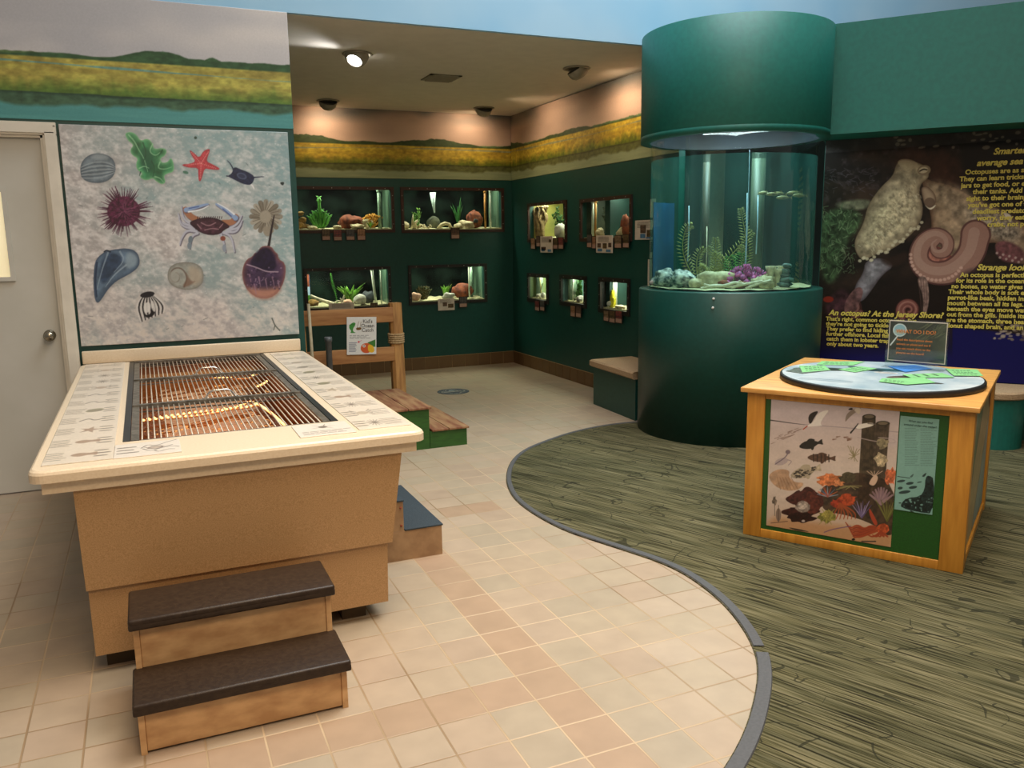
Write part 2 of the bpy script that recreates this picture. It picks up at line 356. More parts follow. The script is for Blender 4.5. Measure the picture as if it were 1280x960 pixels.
def carpet_mat():
    m = bpy.data.materials.new('olive_streaked_carpet'); m.use_nodes = True; nt = m.node_tree; b = nt.nodes['Principled BSDF']
    N = nt.nodes.new; L = nt.links.new
    tc = N('ShaderNodeTexCoord')
    mp = N('ShaderNodeMapping'); mp.inputs['Rotation'].default_value = (0, 0, math.radians(66)); L(tc.outputs['Object'], mp.inputs[0])
    def nz(scale, vec, det=3, dist=0):
        n = N('ShaderNodeTexNoise'); n.inputs['Scale'].default_value = scale; n.inputs['Detail'].default_value = det; n.inputs['Distortion'].default_value = dist; L(vec, n.inputs['Vector']); return n.outputs['Fac']
    def stretch(v, s):
        k = N('ShaderNodeMapping'); k.inputs['Scale'].default_value = s; L(v, k.inputs[0]); return k.outputs[0]
    a = nz(1, stretch(mp.outputs[0], (3.0, 120, 1)), 4, .25)
    c = nz(1, stretch(mp.outputs[0], (1.0, 14, 1)), 4)
    r = N('ShaderNodeValToRGB'); e = r.color_ramp.elements
    e[0].position = .36; e[0].color = (*lin('26231b'), 1); e[1].position = .62; e[1].color = (*lin('726c55'), 1)
    q = e.new(.46); q.color = (*lin('4e4b34'), 1); q = e.new(.52); q.color = (*lin('605c45'), 1); L(a, r.inputs[0])
    r2 = N('ShaderNodeValToRGB'); r2.color_ramp.elements[0].position = .35; r2.color_ramp.elements[0].color = (.60, .63, .58, 1); r2.color_ramp.elements[1].position = .65; r2.color_ramp.elements[1].color = (1.1, 1.08, 1, 1); L(c, r2.inputs[0])
    mu = N('ShaderNodeMix'); mu.data_type = 'RGBA'; mu.blend_type = 'MULTIPLY'; mu.inputs[0].default_value = 1; L(r.outputs[0], mu.inputs[6]); L(r2.outputs[0], mu.inputs[7])
    # curling dark strokes
    w = nz(4.0, tc.outputs['Object'], 1.2, 1.0)
    def M(op, x, y):
        k = N('ShaderNodeMath'); k.operation = op
        for i, t in enumerate((x, y)):
            if isinstance(t, (int, float)): k.inputs[i].default_value = t
            else: L(t, k.inputs[i])
        return k.outputs[0]
    ln = M('LESS_THAN', M('ABSOLUTE', M('SUBTRACT', w, .5), 0), .009)
    ms = M('GREATER_THAN', nz(5, stretch(tc.outputs['Object'], (1, 1, 1)), 2), .50)
    ml = M('MULTIPLY', M('MULTIPLY', ln, ms), .7)
    m4 = N('ShaderNodeMix'); m4.data_type = 'RGBA'; L(ml, m4.inputs[0]); L(mu.outputs[2], m4.inputs[6]); m4.inputs[7].default_value = (*lin('25261c'), 1)
    L(m4.outputs[2], b.inputs['Base Color']); b.inputs['Roughness'].default_value = .95; b.inputs['Specular IOR Level'].default_value = .1
    f = nz(500, tc.outputs['Object'], 2); bp = N('ShaderNodeBump'); bp.inputs['Strength'].default_value = .5; bp.inputs['Distance'].default_value = .004; L(M('ADD', f, a), bp.inputs['Height']); L(bp.outputs[0], b.inputs['Normal'])
    return m
def base_tile_mat():
    m = bpy.data.materials.new('brown_base_tile'); m.use_nodes = True; nt = m.node_tree; b = nt.nodes['Principled BSDF']
    tc = nt.nodes.new('ShaderNodeTexCoord'); n = nt.nodes.new('ShaderNodeTexNoise'); n.inputs['Scale'].default_value = 5; nt.links.new(tc.outputs['Object'], n.inputs['Vector'])
    r = nt.nodes.new('ShaderNodeValToRGB'); r.color_ramp.elements[0].color = (*lin('6e5231'), 1); r.color_ramp.elements[1].color = (*lin('5c4326'), 1)
    nt.links.new(n.outputs['Fac'], r.inputs[0]); nt.links.new(r.outputs[0], b.inputs['Base Color']); b.inputs['Roughness'].default_value = .5
    return m
TILEB = base_tile_mat(); GROUT = mat('tan_grout', 'a88a5e', .8)

# ------------------------------------------------------------------ setting
def struct(o): o['kind'] = 'structure'; return o
fl = MB(); fl.box(-4, 9, -2.5, 9.75, -.1, 0); struct(fl.build('floor', tile_floor_mat()))
EDGEC = [(3.75, 5.90), (3.46, 5.93), (3.07, 5.835), (2.681, 5.622), (2.432, 5.441), (2.226, 5.174), (2.06, 4.85), (1.975, 4.604), (1.93, 4.402), (1.917, 4.193), (1.928, 3.977), (1.956, 3.787), (2.016, 3.612), (2.098, 3.395), (2.165, 3.201), (2.188, 3.017), (2.159, 2.75), (2.09, 2.52), (1.996, 2.318), (1.893, 2.18), (1.774, 2.056), (1.625, 1.92), (1.456, 1.798), (1.2, 1.65), (.9, 1.55)]
ec = chaikin(EDGEC, 2, False)
cp = [tuple(p) for p in ec]+[(.9, -2.5), (9, -2.5), (9, 5.913), (3.8, 5.913)]
cm = MB(); cm.prism(cp, 0.0005, .006); struct(cm.build('floor_carpet', carpet_mat()))
def strip(P, w0, w1, z):
    P = np.array(P); T = np.gradient(P, axis=0); T /= np.linalg.norm(T, axis=1)[:, None]; Nn = np.c_[-T[:, 1], T[:, 0]]
    W = np.linspace(w0, w1, len(P))[:, None]; A = P; B = P+Nn*W; n = len(P)
    vs = [(*p, 0.0003) for p in A]+[(*p, z) for p in (A+Nn*.006)]+[(*p, z) for p in (B-Nn*.006)]+[(*p, .0003) for p in B]
    mb = MB()
    mb.add(vs, [(k*n+i, k*n+i+1, (k+1)*n+i+1, (k+1)*n+i) for k in range(3) for i in range(n-1)], smooth=False); return mb
cut = int(np.argmin(np.hypot(ec[:, 0]-1.996, ec[:, 1]-2.318)))
s1 = ec[1:cut]; s2 = ec[cut:]
t = thing('edging_strip', 'grey rubber edging strip curving between the tiled floor and the carpet', 'edging')
strip(s1, .03, .05, .011).build('strip_section', EDGE, t); strip(s2, .055, .06, .012).build('strip_section', EDGE, t)

def wall(name, u0, u1, z0, z1, holes, M, T, thick=.1, parent=None):
    """u along the wall, y into it; T maps local to world"""
    us = sorted({u0, u1, *[h[0] for h in holes], *[h[1] for h in holes]}); zs = sorted({z0, z1, *[h[2] for h in holes], *[h[3] for h in holes]})
    mb = MB()
    for a, b_ in zip(us, us[1:]):
        for c, d in zip(zs, zs[1:]):
            if any(h[0] <= (a+b_)/2 <= h[1] and h[2] <= (c+d)/2 <= h[3] for h in holes): continue
            mb.box(a, b_, 0, thick, c, d)
    mb.v = [T(*v) for v in mb.v]
    return struct(mb.build(name, M, parent))
# frames of the wall aquariums, outer rectangles: (u0, u1, z0, z1, frame width)
BACKT = dict(t1=(1.50, 2.72, 1.635, 2.148), t2=(2.80, 4.10, 1.628, 2.150), t3=(1.647, 2.648, .762, 1.247), t4=(2.86, 3.858, .782, 1.250))
RIGHTT = dict(r1=(9.09, 8.10, 1.50, 1.945), r2=(7.80, 6.785, 1.505, 1.935), r3=(9.115, 8.556, .80, 1.14), r4=(8.262, 7.662, .815, 1.15), r5=(7.398, 6.806, .80, 1.155))
wall('wall_left', -3.2, 1.005, 0, 3.03, [(-1.36, -.48, 0, 2.20)], GREEN, lambda u, y, z: (u, 5.913+y, z), .12)
wall('wall_header', -3.2, 9, 3.031, 5.2, [], SKYB, lambda u, y, z: (u, 5.913+y, z), .036)
wall('wall_back', .9, 4.21, 0, 3.0, [(a+.02, b-.02, c+.02, d-.02) for a, b, c, d in BACKT.values()], GREEN, lambda u, y, z: (u, 9.571+y, z), .1)
wall('wall_alcove_right', -9.671, -6.06, 0, 3.0, [(-a+.02, -b-.02, c+.02, d-.02) for a, b, c, d in RIGHTT.values()], GREEN, lambda u, y, z: (4.21+y, -u, z), .06)
wall('wall_alcove_left', 6.034, 9.671, 0, 3.0, [], GREEN, lambda u, y, z: (.9+y, u, z), .1)
mb = MB(); mb.add([(.9, 5.95, 3.028), (4.35, 5.95, 3.028), (4.35, 9.671, 2.999), (.9, 9.671, 2.999), (.9, 5.95, 3.1), (4.35, 5.95, 3.1), (4.35, 9.671, 3.1), (.9, 9.671, 3.1)], [(0, 1, 2, 3), (7, 6, 5, 4), (0, 4, 5, 1), (1, 5, 6, 2), (2, 6, 7, 3), (3, 7, 4, 0)]); struct(mb.build('ceiling', CEIL))
# tiled skirting in the alcove
def skirting(name, T, u0, u1):
    mb = MB(); mb.box(u0, u1, -.006, 0, 0, .15, 1); u = u0
    while u < u1-.01:
        e = min(u+.17, u1); mb.box(u+.003, e-.003, -.011, 0, .003, .147, 0); u += .17
    mb.v = [T(*v) for v in mb.v]; struct(mb.build(name, [TILEB, GROUT]))
skirting('baseboard_back', lambda u, y, z: (u, 9.571+y, z), 1.0, 4.2)
skirting('baseboard_right', lambda u, y, z: (4.21+y, -u, z), -9.56, -6.78)

# painted salt-marsh mural
ART = art_mat('printed_mural', .6, .3); ARTG = art_mat('glossy_print', .35, .5)
def marsh(A, v0, v1, seed=0, freq=1., warm=0, bumps=((0, 1, 0),)):
    U = A.U*freq; v = (A.V-v0)/(v1-v0)
    cl = fbm(U*1.2, v*3, seed+1, 3); cl2 = fbm(U*1.6+5, v*3.5, seed+2, 3)
    sky = rgb('b9b9be')+(rgb('e0dcda')-rgb('b9b9be'))*np.clip((cl-.3)*2.2, 0, 1)[..., None]
    if not warm: sky = sky+(rgb('dcd6d2')-sky)*(np.clip(fbm(U*1.1+9, v*2.2, seed+40, 3)*3-1.4, 0, 1))[..., None]
    if warm: sky = rgb('b59a86')+(rgb('cfb09a')-rgb('b59a86'))*np.clip((cl-.3)*2.2, 0, 1)[..., None]; sky = sky+(rgb('6f716d')-sky)*(np.clip((v-.78)*5, 0, 1)*np.clip(cl2*2.4-.7, 0, 1))[..., None]
    A.C = sky
    g = lambda e, lo, wd=.012: np.clip((e-v)/wd+.5, 0, 1)
    hill = .49+.13*np.clip(fbm(U*1.5, U*0+3.3, seed+7, 2)*2.6-1.0, 0, 1)*(.8+.3*fbm(U*16, U*0+.7, seed+9, 3))
    hill = np.maximum(hill, .5+sum(a*np.exp(-((A.U-c)/w)**2) for c, w, a in bumps)*(.9+.2*fbm(U*22, U*0+.7, seed+9, 3)))
    far = .50+.035*fbm(U*4+7, U*0+.4, seed+11, 3)+.014*fbm(U*30, U*0+.3, seed+61, 2)
    A.mix(g(far, 0, .01), '567046'); A.mix(g(hill, 0, .01), '3c5a3c' if not warm else '3a4a26')
    tx = fbm(U*26, v*34, seed+3, 3)
    edge = .485+.01*fbm(U*2, U*0, seed+4)
    ye = rgb('b9b358')+(rgb('a0934a')-rgb('b9b358'))*np.clip(fbm(U*5, v*30, seed+5, 4)*2-.5, 0, 1)[..., None]
    if warm: ye = ye*np.array([1.04, .94, .62])
    A.mix(g(edge, 0), ye)
    gr = np.clip((.335-v)/.11+1.1*(fbm(U*14, v*3, seed+6, 3)-.5), 0, 1); A.mix(gr*(v < .42), '5f7c38' if not warm else '5f6a1e')
    st = np.abs(v-(.425-.02*np.sin(U*1.3)+.02*fbm(U*1.2, U*0, seed+12))); A.mix(np.clip((.014*np.clip(fbm(U*1.3+3, U*0+.5, seed+13, 2)*3.2-.9, .25, 1.9)*(1 if warm else np.clip(1.5-1.2*(A.U+.4), .35, 1.9))-st)/.005+.5, 0, 1), '6f9a8c' if not warm else '8a8a60')
    bank = .205+.02*fbm(U*2.5, U*0, seed+14, 4); bot = .115+.06*(fbm(U*7, U*0, seed+15, 3)-.3)
    A.mix(g(bank, 0, .008), '2c4034' if not warm else '3b3a18')
    A.mix(g(bank-.012, 0, .03), '47644d' if not warm else '5c6034')
    A.C *= np.where(v < .6, 1, 1)[..., None]
    A.C = np.where((v < np.maximum(hill, far))[..., None], A.C*(1+.45*(tx-.5))[..., None], A.C)
    wt = rgb('5fa09c')+(rgb('4f9090')-rgb('5fa09c'))*fbm(U*4, v*50, seed+16, 3)[..., None]
    if warm: wt = rgb('9aa37c')+(rgb('7f8c68')-rgb('9aa37c'))*fbm(U*4, v*50, seed+16, 3)[..., None]
    A.mix(g(bot, 0, .03), wt)
A = Art(-1.7, 1.005, 2.292, 3.03, 620, 170); marsh(A, 2.292, 3.03, 2, 1., 0, ((.12, .16, .075), (.30, .14, .06), (.52, .06, .055), (.62, .12, .02), (-.35, .2, .03)))
WL = bpy.data.objects['wall_left']; WB = bpy.data.objects['wall_back']; WR = bpy.data.objects['wall_alcove_right']
A.build('painted_mural', ART, lambda u, v: (u, u*0+5.909, v), WL)
A = Art(1.0, 4.207, 2.243, 2.999, 520, 130); marsh(A, 2.243, 3.0, 21, 1.1, 1)
A.build('painted_mural', ART, lambda u, v: (u, u*0+9.567, v), WB)
A = Art(-9.566, -6.07, 2.243, 2.999, 560, 130); marsh(A, 2.243, 3.0, 33, 1.1, 1)
A.build('painted_mural', ART, lambda u, v: (u*0+4.206, -u, v), WR)

# door
def door():
    fr = MB()
    for (a, b_, w) in ((0, .075, .03), (.012, .06, .04), (.05, .072, .036)):
        fr.box(-.485+a, -.485+b_, 5.913-w, 5.93, 0, 2.205+a+.0); fr.box(-1.355-b_, -1.355-a, 5.913-w, 5.93, 0, 2.205+a)
        fr.box(-1.355-b_, -.485+b_, 5.913-w, 5.93, 2.20+a, 2.20+b_)
    fr.box(-.50, -.484, 5.90, 6.03, 0, 2.2); fr.box(-1.356, -1.34, 5.90, 6.03, 0, 2.2); fr.box(-1.356, -.484, 5.90, 6.03, 2.185, 2.2)
    t = struct(MB().box(-1.338, -.502, 5.935, 5.975, .008, 2.183).build('door_1', DOORM))
    fo = fr.build('door_frame', WHITE); struct(fo)
    w = MB()
    for x0, x1, z0, z1 in ((-1.0, -.715, 1.865, 1.89), (-1.0, -.715, 1.335, 1.36), (-1.0, -.975, 1.36, 1.865), (-.74, -.715, 1.36, 1.865)): w.box(x0, x1, 5.918, 5.936, z0, z1)
    w.build('window_frame', DOORM, t)
    MB().box(-.975, -.74, 5.93, 5.9345, 1.36, 1.865).build('window_pane', mat('bright_window_pane', 'f3e6c0', .2, 'e8dab0', 2, emit=.5), t)
    k = MB(); k.lathe([(0, .075), (.02, .074), (.032, .06), (.03, .045), (.016, .036), (.014, .012), (.034, .01), (.036, 0), (0, 0)], 24)
    k.v = [(-.566+x, 5.935-z, .99+y) for x, y, z in k.v]; k.build('door_knob', BRASS, t)
door()

# poster wall, fascia and soffit to the right of the column: local x along, y into wall
CYL = (4.26, 5.42)
PW = dict(loc=(4.72, 4.89, 0), rotz=math.radians(-51))
def tpw(u, y, z):
    a = PW['rotz']; return (PW['loc'][0]+u*math.cos(a)-y*math.sin(a), PW['loc'][1]+u*math.sin(a)+y*math.cos(a), z)
mb = MB(); mb.box(-.08, 3.6, .4, .5, 0, 2.27); mb.v = [tpw(*v) for v in mb.v]; struct(mb.build('wall_right', GREEN))
mb = MB(); mb.box(-.1, 3.6, 0, .5, 2.27, 3.04); mb.v = [tpw(*v) for v in mb.v]; struct(mb.build('wall_fascia', GREEN_LIT))
# service room behind the column, seen only through the water
SERV = mat('service_room_green', '0f3a33', .7, '0b2d29', 3)
mb = MB(); mb.box(4.27, 7.4, 7.3, 7.4, 0, 3.0); mb.box(4.27, 7.4, 5.92, 7.4, 3.0, 3.03); mb.box(5.35, 5.6, 7.24, 7.3, 0, 3, 1); mb.box(4.9, 4.98, 7.24, 7.3, 0, 3, 2)  # the two narrow uprights are added stripes of daylight and reflection
struct(mb.build('wall_service_room', [SERV, mat('beige_jamb_paint', 'b5a98c', .7), mat('brown_jamb_paint', '6a5238', .7)]))

# ------------------------------------------------------------------ touch tank
def octa(x0, x1, y0, y1, c):
    return [(x0+c, y0), (x1-c, y0), (x1, y0+c), (x1, y1-c), (x1-c, y1), (x0+c, y1), (x0, y1-c), (x0, y0+c)]
TX0, TX1, TY0, TY1 = -.412, .985, 3.115, 5.87
OX0, OX1, OY0, OY1 = -.12, .70, 3.455, 5.865-.03
def touch_tank():
    t = thing('touch_tank', 'large tan touch tank with cream countertop and wire lids beneath the sea creature panel', 'touch tank', (0, 0, 0))
    # countertop ring with rounded corners and edges
    bm = bmesh.new()
    def rr(x0, x1, y0, y1, r, n=6):
        P = []
        for cx, cy, a in ((x1-r, y1-r, 0), (x0+r, y1-r, 90), (x0+r, y0+r, 180), (x1-r, y0+r, 270)):
            for k in range(n+1): q = math.radians(a+90*k/n); P.append((cx+r*math.cos(q), cy+r*math.sin(q)))
        return P
    out = rr(TX0, TX1, TY0, TY1, .05); inn = rr(OX0, OX1, OY0, OY1, .012)
    mb = MB(); n = len(out)
    prof = [(.0, .757), (.0, .785), (.004, .794), (.012, .80)]
    rings = []
    for d, z in prof:
        rings.append([(x+(-d if x > .3 else d), y+(-d if y > 4.5 else d), z) for x, y in out])
    rings += [[(x, y, .80) for x, y in inn], [(x, y, .757) for x, y in inn], [(x, y, .757) for x, y in out]]
    vs = [p for r in rings for p in r]
    mb.add(vs, [(k*n+i, k*n+(i+1) % n, (k+1)*n+(i+1) % n, (k+1)*n+i) for k in range(len(rings)-1) for i in range(n)])
    mb.build('countertop', RIM, t)
    a = MB(); o2 = [(-.375, 3.15), (.895, 3.15), (.95, 3.2), (.95, 5.86), (-.375, 5.86)]
    i2 = .02
    for x0, x1, y0, y1 in ((-.375, .95, 3.145, OY0-i2), (-.375, .95, OY1+i2, 5.86), (-.375, OX0-i2, OY0-i2, OY1+i2), (OX1+i2, .95, OY0-i2, OY1+i2)): a.box(x0, x1, y0, y1, .712, .757)
    a.build('apron_band', RIM, t)
    # body panels (hollow: four slanting sides)
    def shell(name, b, tp, z0, z1, th=.018):
        m = MB()
        def ring(q, z): x0, x1, y0, y1 = q; return [(x0, y0, z), (x1, y0, z), (x1, y1, z), (x0, y1, z)]
        def ins(q): return (q[0]+th, q[1]-th, q[2]+th, q[3]-th)
        R = ring(b, z0)+ring(tp, z1)+ring(ins(tp), z1)+ring(ins(b), z0)
        m.add(R, [(k*4+i, k*4+(i+1) % 4, ((k+1) % 4)*4+(i+1) % 4, ((k+1) % 4)*4+i) for k in range(4) for i in range(4)]); return m.build(name, TAN, t)
    shell('upper_body', (-.277, .842, 3.172, 5.84), (-.283, .892, 3.158, 5.85), .335, .712)
    shell('lower_body', (-.270, .820, 3.192, 5.82), (-.272, .826, 3.187, 5.82), .075, .36)
    MB().box(-.262, .81, 3.2, 5.8, .075, .09).build('bottom_panel', TAN, t)
    FT = mat('dark_skid_wood', '4a3a22', .8, '3b2f1c', 8)
    for x in (-.19, .69):
        MB().box(x-.05, x+.05, 3.26, 5.75, 0, .075).build('skid', FT, t)
    # backsplash
    MB().box(-.395, .962, 5.868, 5.900, .80, .882, bev=.006).build('backsplash', RIM, t)
    # basin
    BAS = mat('amber_basin_liner', 'a87048', .55, '7f5232', 5, detail=6)
    b = MB(); z0 = .50
    b.box(OX0-.015, OX1+.015, OY0-.015, OY1+.015, z0-.01, z0)
    for x0, x1, y0, y1 in ((OX0-.018, OX0-.001, OY0, OY1), (OX1+.001, OX1+.018, OY0, OY1), (OX0-.01, OX1+.01, OY0-.018, OY0-.001), (OX0-.01, OX1+.01, OY1+.001, OY1+.018)): b.box(x0, x1, y0, y1, z0, .757)
    b.build('basin', BAS, t)
    w = Art(OX0+.002, OX1-.002, OY0+.002, OY1-.002, 60, 160); w.fill('ffffff')
    wm = MB(); nx, ny = 40, 130; vs = []
    for j in range(ny):
        for i in range(nx):
            x = OX0+.001+(OX1-OX0-.002)*i/(nx-1); y = OY0+.001+(OY1-OY0-.002)*j/(ny-1)
            vs.append((x, y, .665+.0016*math.sin(x*31+y*17)+.0012*math.sin(y*43-x*23)))
    wm.add(vs, [(j*nx+i, j*nx+i+1, (j+1)*nx+i+1, (j+1)*nx+i) for j in range(ny-1) for i in range(nx-1)], 0, True)
    wm.build('water', glass('amber_water', (.80, .62, .42), .10, .03), t)
    # stones on the basin floor are hard to make out: dark bands of gravel
    g = MB(); r = random.Random(4); vs = []
    for k in range(260):
        x = r.uniform(OX0+.03, OX1-.2); y = r.uniform(OY0+.03, OY0+.5); s = r.uniform(.012, .028)
        g.add([(x+s*math.cos(a)*(1+.2*math.sin(3*a)), y+s*math.sin(a), z0+h*s) for h in (0, .7) for a in [q*PI/3 for q in range(6)]], [(0, 1, 7, 6), (1, 2, 8, 7), (2, 3, 9, 8), (3, 4, 10, 9), (4, 5, 11, 10), (5, 0, 6, 11), (6, 7, 8, 9, 10, 11)])
    g.build('gravel', mat('olive_gravel', '4e4630', .8, '2e2a1c', 40), t)['kind'] = 'stuff'
    # black liner edge of the opening
    e = MB()
    for x0, x1, y0, y1 in ((OX0-.004, OX0+.022, OY0, OY1), (OX1-.022, OX1+.004, OY0, OY1), (OX0, OX1, OY1-.02, OY1+.003)): e.box(x0, x1, y0, y1, .765, .8025)
    e.build('opening_trim', mat('navy_black_trim', '1a2024', .35, '232a2e', 30), t)
    # three wire lids
    BAR = mat('weathered_lid_frame', '857f74', .4, '5a554c', 30, metal=.5); WIRE = mat('pale_lid_wire', 'cfc2ae', .4, 'b5a892', 60, metal=.2)
    for k, (a0, a1) in enumerate(((OY0+.004, 4.238), (4.248, 5.048), (5.058, OY1-.02))):
        f = MB(); x0, x1 = OX0+.024, OX1-.024; z = .786
        f.box(x0, x0+.03, a0, a1, z, z+.012); f.box(x1-.03, x1, a0, a1, z, z+.012); f.box(x0, x1, a1-.03, a1, z, z+.02); f.box(x0, x1, a0, a0+.018, z, z+.012)
        f.box(x0, x1, a1-.10, a1-.094, z-.004, z+.002)
        lid = f.build('lid_frame', BAR, t)
        g = MB(); nb = 31
        for q in range(nb):
            x = x0+.04+(x1-x0-.08)*q/(nb-1); g.tube([(x, a0+.006, z+.008), (x, a1-.02, z+.008)], .0032, 6)
        g.build('wire_grille', WIRE, lid)
        if k < 2:
            h = MB(); xc = .297; P = [(xc-.085, a1-.012, z+.02), (xc-.07, a1-.012, z+.022), (xc-.05, a1-.012, z+.05), (xc-.03, a1-.012, z+.058), (xc+.03, a1-.012, z+.058), (xc+.05, a1-.012, z+.05), (xc+.07, a1-.012, z+.022), (xc+.085, a1-.012, z+.02)]
            h.tube(P, .0045, 8); h.build('handle', mat('shiny_handle_steel', 'd8d4cc', .2, 'c8c4bc', 30, metal=.9), lid)
    return t
TT = touch_tank()
# glowing bead strings added for amber reflections in the basin water
def reflection_rope_light(P, label, loops=1):
    P = chaikin(np.array(P), 2, False); m = MB(); e = MB(); L = 0
    m.tube([(x, y, .688) for x, y in P], .005, 6)
    seg = [0]+list(np.cumsum(np.hypot(*np.diff(P, axis=0).T))); n = int(seg[-1]/.028)
    for k in range(n):
        d = seg[-1]*(k+.5)/n; x = np.interp(d, seg, P[:, 0]); y = np.interp(d, seg, P[:, 1])
        e.lathe([(0, -.0065), (.005, -.004), (.0072, 0), (.005, .004), (0, .0065)], 8, c=(x, y, .694))
    t = thing('reflection_rope_light', label, 'rope light', (0, 0, 0), group='rope lights in the touch tank')  # each string stands in for an amber reflection in the water
    m.build('reflection_tube', mat('amber_reflection_tube', 'b06a30', .3, 'a05a24', 40, emit=.25), t)
    e.build('reflection_bead', mat('glowing_amber_reflection', 'ffc27a', .3, 'ffb060', 40, emit=3.0), t)['kind'] = 'stuff'
    return t
s_ = 1.135
S = lambda P: [(x*s_, y*s_) for x, y in P]
reflection_rope_light([(-.07, 4.40), (.05, 4.42), (.18, 4.40), (.30, 4.46), (.42, 4.56), (.47, 4.68), (.50, 4.62), (.53, 4.40), (.545, 4.18), (.555, 3.95)], 'amber rope light bending towards the front right of the touch tank, under the nearest lid')  # added string for an amber reflection
reflection_rope_light([(-.05, 4.43), (.10, 4.47), (.22, 4.50), (.34, 4.53), (.43, 4.50), (.50, 4.56)], 'amber rope light running straight across the touch tank under the nearest lid')  # added string for an amber reflection
reflection_rope_light([(.57, 5.13), (.62, 5.22), (.655, 5.32)], 'short amber rope light under the middle lid of the touch tank')  # added string for an amber reflection
reflection_rope_light([(.30, 5.70), (.40, 5.60), (.50, 5.52), (.58, 5.50), (.60, 5.60), (.655, 5.68)], 'amber rope light in a loop under the farthest lid of the touch tank')  # added string for an amber reflection
area('basin_light', (.29, 5.0, .745), (.29, 5.0, .4), .5, 3.2, (1.0, .60, .32), 1.5)

# printed guide strips lying on the counter
INK = '756b60'
def creature(A, cx, cy, s, seed, ink='7a6f64', fillc=None, al=.8):
    r = random.Random(seed); k = r.choice('cfsbuw'); w = s*.07
    if k == 'c':
        A.ell(cx, cy, s*.55, s*.35, fillc or 'c9bcae', 0, al*.7)
        for q in range(4): A.line([(cx-s*.5, cy+(q-1.5)*s*.2), (cx-s*.8, cy+(q-1.5)*s*.34), (cx-s*.95, cy+(q-1.2)*s*.4)], w, ink, al); A.line([(cx+s*.5, cy+(q-1.5)*s*.2), (cx+s*.8, cy+(q-1.5)*s*.34), (cx+s*.95, cy+(q-1.2)*s*.4)], w, ink, al)
    elif k == 'f': A.poly([(cx-s, cy), (cx-.3*s, cy+.35*s), (cx+.5*s, cy+.1*s), (cx+s, cy+.35*s), (cx+s, cy-.35*s), (cx+.5*s, cy-.1*s), (cx-.3*s, cy-.35*s)], fillc or 'a79a86', al)
    elif k == 's':
        P = []
        for q in range(10): a = q*PI/5+r.random(); rr = s*(.9 if q % 2 == 0 else .35); P.append((cx+rr*math.cos(q*PI/5), cy+rr*.7*math.sin(q*PI/5)))
        A.poly(P, fillc or 'b59e8c', al, smooth=0)
    elif k == 'b':
        A.ell(cx, cy, s*.8, s*.4, fillc or 'bdb0a0', 10, al)
        for q in range(4): A.line([(cx-s*.6, cy-s*.2+q*s*.13), (cx, cy-s*.3+q*s*.16), (cx+s*.6, cy-s*.2+q*s*.13)], w, ink, al)
    elif k == 'u':
        for q in range(14): a = q*2*PI/14; A.line([(cx, cy), (cx+s*.7*math.cos(a), cy+s*.6*math.sin(a))], w, ink, al, smooth=0)
    else:
        A.line([(cx-s, cy-s*.2), (cx-s*.3, cy+s*.3), (cx+s*.2, cy-s*.3), (cx+s, cy+s*.1)], w*2.2, ink, al)
PAP = art_mat('laminated_counter_print', .3, .5)
def strip_print(x0, x1, y0, y1, rows, seed, label, flip=False):
    A = Art(x0, x1, y0, y1, int((x1-x0)/.0026), int((y1-y0)/.003)); A.fill('e0d3c0')
    A.C *= (1-.03*fbm(A.X*20, A.Y*20, seed, 2))[..., None]
    w = x1-x0; h = (y1-y0)/rows; r = random.Random(seed)
    for k in range(rows):
        y = y0+h*(k+.5)
        L = [(.04, .36, 4), (.74, .93, 2)] if not flip else [(.05, .26, 2), (.58, .95, 4)]
        if r.random() < .5 and not flip: L[0] = (.02, .30, 4)
        for a, b, n in L: A.words(x0+w*a, y-h*.3, x0+w*b, y+h*.3, n+1, '857a6c', .7, seed*31+k, fill=.36)
        Y_ = A.Y; A.Y = y+(Y_-y)/2.1; creature(A, x0+w*(.55 if not flip else .42), y, min(h*.42, w*.17)*1.25, seed*7+k, fillc=r.choice(['a8967e', '9c8f80', 'b3a08c', '8f8a6a', '9a7f6a'])); A.Y = Y_
    o = A.build('guide_strip', PAP, lambda u, v: (u, v, u*0+.8035), None, .003, 'e6dcd0'); o.location = (0, 0, 0)
    return tag(o, label, 'label')
strip_print(-.375, -.150, 3.19, 5.84, 12, 3, 'long cream guide strip of sea creatures on the left edge of the touch tank counter')
strip_print(.742, .958, 3.235, 5.80, 12, 8, 'long cream guide strip of sea creatures on the right edge of the touch tank counter', True)
